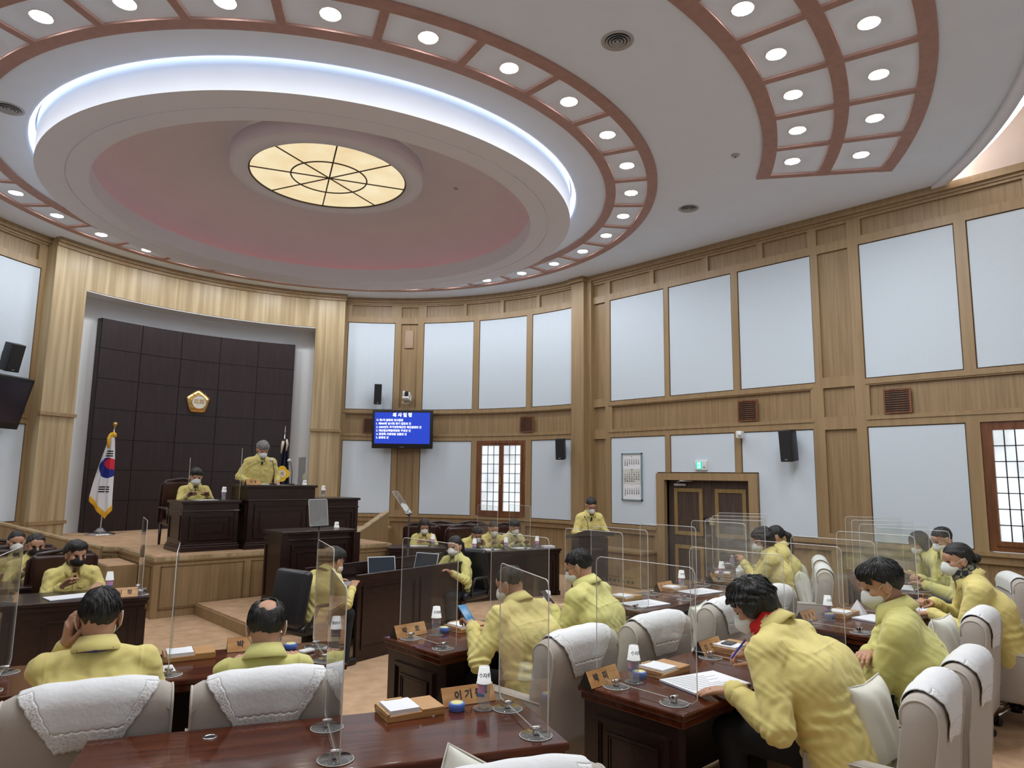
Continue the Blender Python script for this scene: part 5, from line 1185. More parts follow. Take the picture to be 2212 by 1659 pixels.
def surface(f, lo, hi, h, B=6):
    """sparse surface nets: blocks of B cells are filled only near the surface"""
    lo = np.array(lo, float); hi = np.array(hi, float); n = np.maximum(1, np.ceil((hi - lo) / (h * B)).astype(int)); N = n * B + 1
    bc = np.stack(np.meshgrid(*[np.arange(k) for k in n], indexing='ij'), -1).reshape(-1, 3)
    cen = (lo + (bc + .5) * B * h).astype(F4); d = f(cen); rad = B * h * .5 * 1.7321 * 1.35 + .012
    act = bc[np.abs(d) < rad]; G = np.full(N, 1., F4)
    far = bc[d <= -rad]
    o = np.stack(np.meshgrid(*[np.arange(B + 1)] * 3, indexing='ij'), -1).reshape(-1, 3)
    for k in far: G[k[0] * B:k[0] * B + B + 1, k[1] * B:k[1] * B + B + 1, k[2] * B:k[2] * B + B + 1] = -1.
    for s in range(0, len(act), 1500):
        idx = (act[s:s + 1500, None, :] * B + o[None]).reshape(-1, 3); G[idx[:, 0], idx[:, 1], idx[:, 2]] = f((lo + idx * h).astype(F4))
    S = G < 0; c = np.zeros(N - 1, np.int8)
    for dx in (0, 1):
        for dy in (0, 1):
            for dz in (0, 1): c += S[dx:N[0] - 1 + dx, dy:N[1] - 1 + dy, dz:N[2] - 1 + dz]
    cell = np.argwhere((c > 0) & (c < 8)); ids = np.full(N - 1, -1, np.int64); ids[tuple(cell.T)] = np.arange(len(cell))
    acc = np.zeros((len(cell), 3)); cnt = np.zeros(len(cell)); corners = [(a, b, e) for a in (0, 1) for b in (0, 1) for e in (0, 1)]
    val = [G[cell[:, 0] + a, cell[:, 1] + b, cell[:, 2] + e] for a, b, e in corners]
    for i, ca in enumerate(corners):
        for j, cb in enumerate(corners):
            if j > i and sum(abs(x - y) for x, y in zip(ca, cb)) == 1:
                m = (val[i] < 0) != (val[j] < 0); t = np.where(m, val[i] / (val[i] - val[j] + 1e-12), 0)
                pa, pb = np.array(ca, float), np.array(cb, float); acc += np.where(m[:, None], pa + t[:, None] * (pb - pa), 0); cnt += m
    P = lo + (cell + acc / cnt[:, None]) * h; F = []
    for ax in range(3):
        u, v = (ax + 1) % 3, (ax + 2) % 3; sl = [slice(1, N[k] - 1) for k in range(3)]; sl[ax] = slice(0, N[ax] - 1); s2 = list(sl); s2[ax] = slice(1, N[ax])
        A = S[tuple(sl)]; Bq = S[tuple(s2)]; e = np.argwhere(A != Bq); sgn = A[tuple(e.T)]
        base = e.copy(); base[:, u] += 1; base[:, v] += 1
        q = []
        for du, dv in ((-1, -1), (0, -1), (0, 0), (-1, 0)):
            k = base.copy(); k[:, u] += du; k[:, v] += dv; q.append(ids[k[:, 0], k[:, 1], k[:, 2]])
        q = np.stack(q, -1); q[~sgn] = q[~sgn][:, ::-1]; F.append(q[(q >= 0).all(1)])
    return P, np.concatenate(F)
def sdf_obj(name, f, lo, hi, h, m, parent=None, smooth=1):
    P, Q = surface(f, lo, hi, h)
    me = bpy.data.meshes.new(name); me.vertices.add(len(P)); me.vertices.foreach_set('co', P.astype(F4).ravel())
    me.loops.add(len(Q) * 4); me.loops.foreach_set('vertex_index', Q.astype(np.int32).ravel()); me.polygons.add(len(Q)); me.polygons.foreach_set('loop_start', np.arange(0, len(Q) * 4, 4, dtype=np.int32))
    try: me.polygons.foreach_set('loop_total', np.full(len(Q), 4, np.int32))
    except Exception: pass
    me.polygons.foreach_set('use_smooth', np.ones(len(Q), bool)); me.update(calc_edges=True); me.validate()
    o = bpy.data.objects.new(name, me); C.objects.link(o); me.materials.append(MATS[m])
    if parent is not None: o.parent = parent
    if smooth: sm = o.modifiers.new('relax', 'SMOOTH'); sm.factor = .5; sm.iterations = smooth
    return o
def rot(ax, a):
    c, s = math.cos(a), math.sin(a)
    return np.array({'x': [[1, 0, 0], [0, c, -s], [0, s, c]], 'y': [[c, 0, s], [0, 1, 0], [-s, 0, c]], 'z': [[c, -s, 0], [s, c, 0], [0, 0, 1]]}[ax])
def noise(p, s, seed=0.):
    x, y, z = p[:, 0] * s + seed, p[:, 1] * s + seed * 1.7, p[:, 2] * s - seed
    return (np.sin(x * 1.1 + 1.7 * np.sin(y * .9 + z * .5)) * np.sin(z * 1.3 + 1.1 * np.sin(x * .7 - y * 1.2)) + .5 * np.sin(x * 2.3 - y * 1.9 + z * 2.1 + 2. * np.sin(z * 1.1)))
def elbow(S, W, a, b, pole):
    d = W - S; L = np.linalg.norm(d); L2 = min(L, (a + b) * .995); u = d / L; W2 = S + u * L2
    x = (a * a - b * b + L2 * L2) / (2 * L2); hgt = math.sqrt(max(0, a * a - x * x)); p = pole - u * (pole @ u); p /= np.linalg.norm(p) + 1e-9
    return S + u * x + p * hgt, W2
def unit(v): v = np.asarray(v, float); return v / (np.linalg.norm(v) + 1e-9)
def hand_prims(W, fdir, pdir, side, curl=.35, spread=1., grip=None, sc=1.):
    """palm, four fingers of unequal length with two bends, and a thumb from the side of the palm"""
    y = unit(fdir); z = unit(-np.asarray(pdir, float) + y * (np.asarray(pdir, float) @ y)); x = np.cross(y, z)
    if side < 0: x = x
    def P(a, b, c): return W + (x * a + y * b + z * c) * sc
    th = -1 if side > 0 else 1                          # thumb points to the body's middle with the palm down
    pr = [rc(W - y * .05 * sc, P(0, .005, 0), .026 * sc, .025 * sc)]
    for i, xo in enumerate((-.027, -.009, .009, .026)): pr.append((rc(P(xo * .65, .01, 0), P(xo, .082, .002), .0145 * sc, .0125 * sc), .012))
    lens = (.066, .078, .073, .058) if th < 0 else (.058, .073, .078, .066)
    for i, xo in enumerate((-.029, -.0098, .0098, .028)):
        k = i if th < 0 else i; L = lens[i] if th < 0 else lens[i]; c = curl if np.isscalar(curl) else curl[i]
        p0 = np.array([xo, .082, .002]); ang = 0.; sp = xo * 1.9 * spread
        seg = (.46, .30, .24); rr = (.0098, .0088, .0080, .0070)
        for j, s_ in enumerate(seg):
            ang += c * (.9 if j == 0 else 1.15); dv = np.array([sp, math.cos(ang), -math.sin(ang)]); dv /= np.linalg.norm(dv); p1 = p0 + dv * L * s_ * 1.05
            pr.append((rc(P(*p0), P(*p1), rr[j] * sc, rr[j + 1] * sc), .004)); p0 = p1
    t0 = np.array([th * .024, .018, -.004]); t1 = np.array([th * .050, .048, -.014 - .01 * (curl if np.isscalar(curl) else curl[0])]); cc = (curl if np.isscalar(curl) else curl[0])
    t2 = t1 + np.array([th * .012 * (1 - cc), .030, -.008 - .012 * cc]); t3 = t2 + np.array([-th * .012 * cc, .022, -.006 - .012 * cc])
    pr += [(rc(P(*t0), P(*t1), .0165 * sc, .0125 * sc), .012), (rc(P(*t1), P(*t2), .0120 * sc, .0102 * sc), .005), (rc(P(*t2), P(*t3), .0100 * sc, .0078 * sc), .004)]
    return pr
HIPS = {}
def person(key, label, top, rz, lean=12., sit=True, floor=0., seat=.47, hs=1.06, pitch=15., yaw=0., roll=0., hands=((-.17, .42, .78), (.17, .42, .78)), hdir=None, curl=(.35, .35), pole=None,
           hair='short', hcol='hair_black', mask='mask_white', glasses=False, jacket='jacket_yellow', wide=1., res=7., shirt=None, tie=None, neckwear=None, skin='skin', hunch=.6, trousers='trousers_dark', collar=True):
    """top = world position of the crown; the hips are placed so that the head lands there"""
    rz = R_(rz); near = res < 6
    hz0 = seat + .075 if sit else .92
    def skeleton(s):
        hz = hz0 if sit else hz0 * s
        hip = np.array([0, 0, hz]); a1, a2 = R_(lean * hunch), R_(lean * (2 - hunch))
        ch = hip + s * .27 * np.array([0, math.sin(a1), math.cos(a1)]); nk = ch + s * .235 * np.array([0, math.sin(a2), math.cos(a2)])
        a3 = R_(lean * 1.1 + pitch * .35); hc = nk + hs * np.array([0, .132 * math.sin(a3) + .012, .132 * math.cos(a3)])
        HR = rot('z', R_(yaw)) @ rot('x', -R_(pitch)) @ rot('y', R_(roll))
        return hip, ch, nk, hc, HR, a1, a2
    def topz(s): hip, ch, nk, hc, HR, _, _ = skeleton(s); return (hc + HR @ np.array([0, -.02, .125]) * hs)[2]
    lo_, hi_ = .7, 1.35
    for _ in range(30):
        m_ = (lo_ + hi_) / 2
        if topz(m_) < top[2] - floor: lo_ = m_
        else: hi_ = m_
    s = (lo_ + hi_) / 2; hip, ch, nk, hc, HR, a1, a2 = skeleton(s)
    crown = hc + HR @ np.array([0, -.02, .125]) * hs; c_, s_ = math.cos(rz), math.sin(rz)
    ox = top[0] - (crown[0] * c_ - crown[1] * s_); oy = top[1] - (crown[0] * s_ + crown[1] * c_); HIPS[key] = (round(ox, 2), round(oy, 2), round(s, 2))
    up2 = np.array([0, math.sin(a2), math.cos(a2)]); fw2 = np.array([0, math.cos(a2), -math.sin(a2)])
    shy = nk - up2 * .055 * s; sw = .168 * wide * s
    SH = [shy + np.array([-sw, .01, -.028 * s]), shy + np.array([sw, .01, -.028 * s])]
    ua, fa = .285 * s, .255 * s; EL, WR = [], []
    if pole is None: pole = ((-.55, -.35, -.9), (.55, -.35, -.9))
    for i in (0, 1):
        W = np.array(hands[i], float)
        e, w = elbow(SH[i], W, ua, fa, np.array(pole[i], float)); EL.append(e); WR.append(w)
    hd = [unit(WR[i] - EL[i]) for i in (0, 1)]
    if hdir is not None: hd = [unit(hdir[i]) if hdir[i] is not None else hd[i] for i in (0, 1)]
    # ---- body: torso core, arms, hands, neck and a sculpted head as one surface
    def H(x, y, z): return hc + HR @ (np.array([x, y, z]) * hs)
    E = lambda c, r, extra=None: ell(H(*c), np.array(r) * hs, HR if extra is None else HR @ extra)
    body = [rc(hip, ch, .09 * s, .09 * s), rc(ch, nk - up2 * .08, .09 * s, .07 * s), (rc(SH[0] * .9 + SH[1] * .1, SH[1] * .9 + SH[0] * .1, .055 * s), .05)]
    for i in (0, 1): body += [(rc(SH[i], EL[i], .048 * s, .036 * s), .03), (rc(EL[i], WR[i], .038 * s, .026 * s), .03)]
    body += [(rc(nk - up2 * .03, H(0, -.025, -.04), .046 * hs, .054 * hs), .02)]
    body += [(E((0, -.012, .028), (.077, .096, .088)), .02), (E((0, .022, -.045), (.062, .072, .066)), .03), (E((0, .048, -.085), (.034, .036, .030)), .025), (E((0, .070, .035), (.050, .022, .035)), .02),
             (rc(H(-.03, .074, .012), H(.03, .074, .012), .014 * hs), .012), (rc(H(0, .086, .004), H(0, .106, -.030), .008 * hs, .0125 * hs), .010), (rc(H(-.012, .096, -.036), H(.012, .096, -.036), .008 * hs), .006),
             (rc(H(-.016, .086, -.062), H(.016, .086, -.062), .008 * hs), .008), (E((-.04, .055, -.025), (.022, .024, .022)), .02), (E((.04, .055, -.025), (.022, .024, .022)), .02)]
    for sx in (-1, 1):
        body += [(E((sx * .079, -.008, -.012), (.007, .021, .033), rot('z', sx * .35)), .006), (rc(H(sx * .083, -.022, .012), H(sx * .080, -.012, -.040), .0075 * hs, .006 * hs), .006)]
    for i in (0, 1):
        pd = np.array([0, 0, -1.]) if hands[i][2] < 1.0 else np.array([(1 if i == 0 else -1) * .8, .3, -.3])
        body += hand_prims(WR[i], hd[i], pd, 1 if i else -1, curl[i], sc=1.02 * hs)
    fb0 = union(body, .02)
    eyes = [H(sx * .031, .079, -.002) for sx in (-1, 1)]
    def fb(p):
        d = fb0(p)
        for e in eyes:
            k = np.sqrt(((p - e.astype(F4)) ** 2).sum(1)) - .013 * hs; d = -smin(-d, k, .008)
        return d
    allp = np.array([hip, ch, nk, crown, *SH, *EL, *WR, WR[0] + hd[0] * .2, WR[1] + hd[1] * .2, H(0, .13, -.1), H(.1, 0, 0), H(-.1, 0, 0), H(0, -.12, .1)]); lo = allp.min(0) - .15; hi = allp.max(0) + .15
    root = sdf_obj('person', fb, lo, hi, res * .001 * .8, skin, smooth=1); root.location = (ox, oy, floor); root.rotation_euler = (0, 0, rz); tag(root, label, 'person')
    # ---- jacket
    R2 = np.stack([np.array([1, 0, 0]), fw2, up2], 1); c1 = ch
    tw = .105 * wide * s; jk = []
    lowz = hip - np.array([0, 0, .02 if sit else .10 * s])
    jk += [(rc(nk - up2 * .050 * s + np.array([-.07 * s, -.01, 0]), nk - up2 * .050 * s + np.array([.07 * s, -.01, 0]), .062 * s), .05)]
    jk += [rc(hip - np.array([0, 0, .02 if sit else .10 * s]), ch, .128 * s, .122 * s), rc(ch, shy - np.array([0, 0, .035]), .122 * s, .092 * s)]
    for sx in (-1, 1):
        jk += [rc(lowz + np.array([sx * tw * .85, -.01, 0]), ch + np.array([sx * tw * .95, 0, 0]), .125 * s * wide ** .5, .122 * s), rc(ch + np.array([sx * tw * .95, 0, 0]), shy + np.array([sx * tw * .85, .0, -.045]), .122 * s, .088 * s)]
        i = 0 if sx < 0 else 1; m1 = WR[i] - unit(WR[i] - EL[i]) * .015
        jk += [(rc(nk - up2 * .035 * s + np.array([sx * .035 * s, -.005, 0]), SH[i] + np.array([0, 0, .0]), .050 * s, .074 * s), .05), (rc(SH[i], EL[i], .076 * s, .060 * s), .028), (rc(EL[i], m1, .061 * s, .044 * s), .02)]
    fj0 = union(jk, .05)
    seedn = sum(map(ord, key)) % 97 * .37
    ub, wb = np.array(up2, F4), np.array(ch, F4); nb_ = np.array(nk - up2 * .0, F4)
    ELf = [np.array(e, F4) for e in EL]; SHf = [np.array(e, F4) for e in SH]; mids = [np.array(unit(WR[i] - EL[i]), F4) for i in (0, 1)]
    def fj(p):
        d = fj0(p)
        w = .0035 * noise(p, 17., seedn) + .0022 * noise(p, 38., seedn + 3) * 1.
        t = (p - wb) @ ub                                             # height above the chest point
        w = w + .006 * np.exp(-((t + .18) / .06) ** 2) * np.sin((p @ np.array([.3, .2, 1.], F4)) * 95 + 3 * np.sin(p[:, 0] * 14 + seedn))   # folds gathering at the waist
        for i in (0, 1):
            r = p - ELf[i]; q = np.exp(-np.einsum('ij,ij->i', r, r) / .010); w = w + .0075 * q * np.sin((r @ mids[i]) * 120 + 2.5 * np.sin(p[:, 2] * 30 + seedn))   # creases round the elbows
            r = p - SHf[i]; q = np.exp(-np.einsum('ij,ij->i', r, r) / .009); w = w + .004 * q * np.sin((p[:, 2] + .6 * p[:, 0] * (1 if i else -1)) * 85 + seedn)
            b = ((p[:, 0] - SHf[i][0] * .93)); w = w + np.where(np.abs(t - .10) < .12, -.0035 * np.exp(-(b / .006) ** 2), 0)   # armhole seam
        w = w - np.where(p[:, 1] < wb[1] + .05 + t * .3, .0035 * np.exp(-((t - .075) / .006) ** 2), 0) * (np.abs(p[:, 0]) < .19)   # yoke seam across the back
        d = d + w
        # open at the neck, cut at hem and cuffs
        r = p - nb_; tt = np.clip(r @ ub, .012, .3); r = r - tt[:, None] * ub; d = np.maximum(d, .060 - np.sqrt(np.einsum('ij,ij->i', r, r)))
        return d
    ja = sdf_obj('jacket', fj, lo - .04, hi + .04, res * .001, jacket, root, smooth=2)
    # turned-down collar
    if collar:
        b = MB(); n = 34; vs = []; prof = [(.066, .045), (.070, .050), (.092, .012), (.104, -.012), (.100, -.016), (.088, .004), (.064, .0)]
        Mx = np.stack([np.array([1, 0, 0]), fw2, up2], 1); cs_ = max(s, hs * .97); cc = nk + up2 * (.004 + .02 * (cs_ - s)) + fw2 * .006
        for i in range(n + 1):
            a = PI / 2 + R_(24) + (2 * PI - R_(48)) * i / n; fr_ = abs(math.sin((a - PI / 2) / 2)); dr = .026 * (1 - fr_) ** 2
            for r_, z_ in prof:
                q = Mx @ np.array([r_ * math.cos(a) * 1.02 * cs_, (r_ * math.sin(a) * 1.06 + (.012 if math.sin(a) > .5 else 0)) * cs_, (z_ - dr * (2.4 if r_ > .085 else 1)) * cs_]); vs.append(cc + q)
        k = len(prof); b.add(vs, [(i * k + j, (i + 1) * k + j, (i + 1) * k + (j + 1) % k, i * k + (j + 1) % k) for i in range(n) for j in range(k)] + [tuple(range(k)), tuple(range(n * k, n * k + k))[::-1]], True)
        b.build('collar', jacket, ja)
        # front zip placket and chest pocket flaps
        z = MB(); pts = []
        for q in np.linspace(0, 1, 9):
            base = (ch - np.array([0, 0, .22 * s])) * (1 - q) + (nk - up2 * .07 * s) * q; dirf = unit(fw2 * q + np.array([0, 1, 0]) * (1 - q)); o_ = base.astype(F4); t_ = 0.
            for _ in range(24):
                d_ = float(fj((o_ + dirf * t_).astype(F4)[None])[0]); 
                if d_ > -.001: break
                t_ += max(.004, -d_ * .9)
            pts.append(o_ + dirf * (t_ + .002))
        z.tube([Vector(p_) for p_ in pts], .0065, 6); z.build('zip_placket', jacket, ja)
        for sx in (-1, 1):
            f_ = MB(); q4 = []
            for dx, dz in ((.045, .03), (.125, .03), (.125, .0), (.085, -.012), (.045, .0)):
                o_ = ch + up2 * (.06 + dz) * s + np.array([sx * dx * s, 0, 0]); t_ = 0.
                for _ in range(24):
                    d_ = float(fj((o_ + fw2 * t_).astype(F4)[None])[0])
                    if d_ > -.001: break
                    t_ += max(.004, -d_ * .9)
                q4.append(Vector(o_ + fw2 * (t_ + .003)))
            f_.add(q4 + [p_ + Vector(fw2 * .004) for p_ in q4], [(0, 1, 2, 3, 4), (9, 8, 7, 6, 5)] + [(i, (i + 1) % 5, 5 + (i + 1) % 5, 5 + i) for i in range(5)]); f_.build('pocket_flap', jacket, ja)
    for i in (0, 1):                                        # cuffs
        u_ = unit(WR[i] - EL[i]); p1 = WR[i] - u_ * .005
        MB().tube([Vector(p1 - u_ * .055), Vector(p1 - u_ * .05), Vector(p1 - u_ * .004), Vector(p1)], [.046 * s, .049 * s, .046 * s, .040 * s], 20).build('cuff', jacket, ja)
    if shirt:
        Mx = np.stack([np.array([1, 0, 0]), fw2, up2], 1); b = MB(); m4 = Matrix.Translation(Vector(nk - up2 * .02)) @ Matrix(Mx.tolist()).to_4x4()
        b.lathe([(.060, -.03), (.057, .03), (.060, .058), (.064, .060), (.068, .030)], 30, PI / 2 + .22, PI / 2 - .22 + 2 * PI, mx=m4, closed=True)
        b.add([m4 @ Vector(p) for p in ((-.05, .052, .02), (.05, .052, .02), (.0, .115, -.17), (-.05, .04, .02), (.05, .04, .02), (0, .06, -.17))], [(0, 2, 1), (3, 4, 5), (0, 1, 4, 3), (1, 2, 5, 4), (2, 0, 3, 5)])
        so = b.build('shirt', shirt, root)
    if tie:
        Mx = np.stack([np.array([1, 0, 0]), fw2, up2], 1); m4 = Matrix.Translation(Vector(nk - up2 * .02)) @ Matrix(Mx.tolist()).to_4x4()
        b = MB(); b.prism([(-.014, .0), (.014, .0), (.010, -.03), (-.010, -.03)], 0, .02, m4 @ Matrix.Translation((0, .075, .015)) @ Matrix.Rotation(PI / 2, 4, 'X')); b.prism([(-.010, -.03), (.010, -.03), (.026, -.17), (-.026, -.17)], -.022, -.006, m4 @ Matrix.Translation((0, .105, .015)) @ Matrix.Rotation(PI / 2 - .22, 4, 'X')); b.build('tie', tie, root)
    if neckwear:
        k = 3 if neckwear != 'turtleneck' else 1; b = MB()
        if neckwear == 'turtleneck': b.tube([Vector(nk - up2 * .02), Vector(nk + up2 * .03), Vector(nk * .55 + H(0, -.02, -.05) * .45)], [.070, .066, .062], 24)
        else:
            for j in range(3):
                cc = nk + up2 * (.030 + .022 * j); rr_ = .086 - .006 * j
                b.tube([Vector(cc + np.array([1, 0, 0]) * rr_ * math.cos(t) + fw2 * (rr_ * 1.05 * math.sin(t) + .01) + up2 * .008 * math.sin(3 * t + j)) for t in np.linspace(0, 2 * PI, 28)[:-1]], .024, 10, True)
        b.build('scarf' if neckwear != 'turtleneck' else 'turtleneck', neckwear, root)
    # ---- face details
    if mask:
        mk = [E((0, .048, -.052), (.064, .066, .056))]
        if mask == 'mask_white': mk += [(rc(H(0, .098, -.018), H(0, .102, -.052), .017 * hs, .020 * hs), .03), (rc(H(0, .102, -.052), H(0, .075, -.098), .022 * hs, .018 * hs), .03)]
        mk0 = union(mk, .02); HRi = HR.T.astype(F4); hcf = hc.astype(F4)
        def fm(p):
            q = ((p - hcf) @ HRi.T) / hs; d = mk0(p)
            cut = np.maximum.reduce([(.022 + .35 * np.abs(q[:, 0]) * 0 - q[:, 1]) , (q[:, 2] - (.004 - .38 * np.abs(q[:, 0]))), (-.108 + .25 * np.abs(q[:, 0]) - q[:, 2])]) * hs
            return np.maximum(d, cut)
        c0 = H(0, .06, -.05); mo = sdf_obj('face_mask', fm, c0 - .13, c0 + .13, min(res, 5) * .0008, mask, root, smooth=2)
        for sx in (-1, 1):
            b = MB(); b.tube([Vector(H(sx * .055, .045, -.025)), Vector(H(sx * .078, .012, .005)), Vector(H(sx * .088, -.022, .018)), Vector(H(sx * .088, -.034, -.01)), Vector(H(sx * .080, -.015, -.045)), Vector(H(sx * .056, .035, -.078))], .0016 * hs, 6); b.build('ear_loop', mask, mo)
    for sx in (-1, 1):
        e = MB(); e.sph((0, 0, 0), .0095 * hs, 12, 8); m4 = Matrix.Translation(Vector(H(sx * .031, .0745, -.001))) @ Matrix(HR.tolist()).to_4x4() @ Matrix.Diagonal((1.5, .8, .55, 1)); e.v = [tuple(m4 @ Vector(v)) for v in e.v]; e.build('eye', 'eye_dark', root)
        b = MB(); b.tube([Vector(H(sx * .014, .088, .018)), Vector(H(sx * .032, .086, .023)), Vector(H(sx * .050, .072, .017))], [.003, .004, .002], 6); b.build('eyebrow', 'hair_black', root)
    if glasses:
        b = MB()
        for sx in (-1, 1):
            b.tube([Vector(H(sx * .033 + .024 * math.cos(t), .098, -.002 + .017 * math.sin(t))) for t in np.linspace(0, 2 * PI, 20)[:-1]], .0016, 5, True); b.tube([Vector(H(sx * .057, .096, .004)), Vector(H(sx * .076, .06, .006)), Vector(H(sx * .083, -.02, .006))], .0016, 5)
        b.tube([Vector(H(-.010, .099, .002)), Vector(H(.010, .099, .002))], .0016, 5); b.build('glasses', 'lead', root)
    # ---- hair
    HRi = HR.T.astype(F4); hcf = hc.astype(F4); x2 = .0
    cr = [E((0, -.014, .034), (.086, .104, .094))]
    fluff = {'short': .0, 'full': .008, 'curly': .022, 'bob': .012, 'long': .008, 'pony': .004, 'bun': .004, 'bald': .0, 'crop': -.003}[hair]
    cr = [E((0, -.016, .034), (.084 + fluff, .101 + fluff, .091 + fluff * 1.1))]
    if hair in ('full', 'curly'): cr += [(E((0, .045, .085), (.065, .045, .035)), .03), (E((.0, -.06, .03), (.08 + fluff, .06, .08)), .03)]
    if hair == 'curly': cr += [(E((.06, -.01, .02), (.045, .07, .07)), .02), (E((-.06, -.01, .02), (.045, .07, .07)), .02), (E((0, -.075, -.02), (.075, .05, .07)), .03)]
    if hair == 'bob': cr += [(E((.07, -.01, -.03), (.035, .06, .085)), .02), (E((-.07, -.01, -.03), (.035, .06, .085)), .02), (E((0, -.065, -.03), (.085, .055, .085)), .03)]
    if hair == 'long': cr += [(rc(H(.07, .0, .0), H(.085, .02, -.17), .035, .03), .02), (rc(H(-.07, .0, .0), H(-.085, .02, -.17), .035, .03), .02), (rc(H(0, -.06, 0), H(0, -.075, -.2), .07, .06), .03)]
    ext = [hc - .2, hc + .2]
    if hair == 'pony': cr += [(rc(H(0, -.11, .03), H(0, -.16, -.02), .025, .032), .01), (rc(H(0, -.16, -.02), H(0, -.16, -.17), .036, .034), .01), (rc(H(0, -.16, -.17), H(0, -.14, -.30), .034, .014), .01)]
    if hair == 'bun': cr += [(E((0, -.125, -.01), (.042, .036, .038)), .008)]
    h0 = union(cr, .02); loose = {'bob': 1, 'long': 1, 'curly': .5}.get(hair, 0)
    def fh(p):
        q = ((p - hcf) @ HRi.T) / hs; x, y, z = q[:, 0], q[:, 1], q[:, 2]; d = h0(p)
        ax_ = np.abs(x)
        # hairline: high over the forehead, dips in front of the ears, low at the nape
        line = np.where(y > .045, .062 + .0 * ax_ - .9 * np.maximum(0, ax_ - .045) * (1 - loose * .3), np.where(y > -.018, .062 - (.045 - y) * (.9 + 1.2 * loose), .005 - (-.018 - y) * 1.15))
        if hair in ('short', 'full', 'crop', 'bald', 'pony', 'bun'): line = np.where((y < .02) & (y > -.03) & (ax_ > .05), np.maximum(line, .004), line)
        nape = {'short': -.070, 'full': -.078, 'crop': -.086, 'bald': -.096, 'pony': -.07, 'bun': -.06, 'curly': -.095, 'bob': -.13, 'long': -.3}[hair]
        line = np.maximum(line, nape)
        if loose: line = np.where((y < .03), np.minimum(line, np.where(ax_ > .05, nape, line)), line)
        if hair in ('full', 'bob'): line = np.where(y > .045, line - .018, line)
        cut = (line - z) * hs
        if hair == 'pony': cut = np.where(y < -.1, -.05, cut)
        if hair == 'bun': cut = np.where(y < -.09, np.minimum(cut, (-.05 - z) * hs), cut)
        w = .0012 * np.sin(x * 210 + 5 * np.sin(z * 30 + y * 22 + seedn)) + .0020 * noise(q, 30., seedn)
        if hair == 'curly': w = w + .006 * noise(q, 42., seedn)
        if hair in ('short', 'full'): w = w - .0025 * np.maximum(0, noise(q, 26., seedn + 2)) * (z > .03)
        d = d + w * hs
        if hair == 'bald':
            k = np.sqrt((x / .047) ** 2 + ((y + .075) / .050) ** 2 + ((z - .104) / .046) ** 2) + .12 * noise(q, 60., 1.); d = np.maximum(d, (1 - k) * .05)
        d = np.maximum(d, cut)
        return d
    dn = .40 if hair in ('long', 'pony') else .2
    ho = sdf_obj('hair', fh, hc - np.array([.19, .26, dn]), hc + np.array([.19, .26, .19]), min(res, 6.) * .0009, hcol, root, smooth=2)
    if near:                                               # loose locks lying over the hair, following the head
        rg = np.random.RandomState(sum(map(ord, key))); n_ = 420; th = rg.uniform(0, 2 * PI, n_); ph = rg.uniform(.05, 1.45, n_)
        q = np.stack([np.cos(th) * np.sin(ph) * .1, np.sin(th) * np.sin(ph) * .115 - .016, np.cos(ph) * .105 + .03], 1); P0 = hc + (q * hs) @ HR.T; ex = .0015
        def proj_(P, off):
            for _ in range(4):
                P = P.astype(F4); e_ = .004; d_ = fh(P); g = np.stack([fh(P + np.array(v_, F4)) - fh(P - np.array(v_, F4)) for v_ in ((e_, 0, 0), (0, e_, 0), (0, 0, e_))], 1) / (2 * e_); g /= np.linalg.norm(g, axis=1)[:, None] + 1e-6; P = P - g * (d_ - off)[:, None]
            return P, g
        P1, g = proj_(P0, .001); path_ = [P1]; crown_ = hc + HR @ np.array([0, -.05, .12]) * hs; wob = rg.uniform(-.5, .5, (n_, 3))
        for k_ in range(5):
            dr = P1 - crown_; dr = dr / (np.linalg.norm(dr, axis=1)[:, None] + 1e-6) + wob * (.5 if hair == 'curly' else .25) + HR @ np.array([0, .0, -.35]); dr = dr - g * (dr * g).sum(1)[:, None]; dr /= np.linalg.norm(dr, axis=1)[:, None] + 1e-6
            P1, g = proj_(P1 + dr * .011, .001 + .0006 * k_); path_.append(P1)
        ok = np.abs(fh(path_[-1].astype(F4))) < .012; q0 = ((path_[0] - hc) @ HR) / hs; q1 = ((path_[-1] - hc) @ HR) / hs; ok &= ~((q1[:, 1] > .05) & (q1[:, 2] < .055)); ok &= (hair != 'bald') | ((np.abs(q0[:, 0]) > .045) & (np.abs(q1[:, 0]) > .040)) | (q0[:, 1] > .0) | (q0[:, 2] < .03)
        sb = MB()
        for j_ in np.nonzero(ok)[0]: sb.tube([Vector(p_[j_]) for p_ in path_], [.0012, .0026, .0030, .0028, .0020, .0006], 4)
        sb.build('loose_locks', hcol, ho, fix=False)
    # ---- trousers and shoes
    if sit:
        kn = [hip + np.array([sx * .13, .43 * s, -.02]) for sx in (-1, 1)]; an = [np.array([sx * .13, .40 * s, .09]) for sx in (-1, 1)]
        tr = [rc(hip + np.array([-.07, 0, -.02]), hip + np.array([.07, 0, -.02]), .115 * s)]
        for i in (0, 1): tr += [rc(hip + np.array([(-.08, .08)[i], .02, -.02]), kn[i], .085 * s, .066 * s), rc(kn[i], an[i], .066 * s, .05 * s)]
    else:
        kn = [np.array([sx * .10, .02, .48 * s]) for sx in (-1, 1)]; an = [np.array([sx * .11, .0, .09]) for sx in (-1, 1)]
        tr = [rc(hip + np.array([-.07, 0, -.02]), hip + np.array([.07, 0, -.02]), .115 * s)]
        for i in (0, 1): tr += [rc(hip + np.array([(-.08, .08)[i], 0, -.02]), kn[i], .09 * s, .068 * s), rc(kn[i], an[i], .068 * s, .055 * s)]
    allq = np.array([hip, *kn, *an]); ft = union(tr, .03)
    sdf_obj('trousers', lambda p: ft(p) + .003 * noise(p, 14., seedn), allq.min(0) - .18, allq.max(0) + .18, .013, trousers, root, smooth=1)
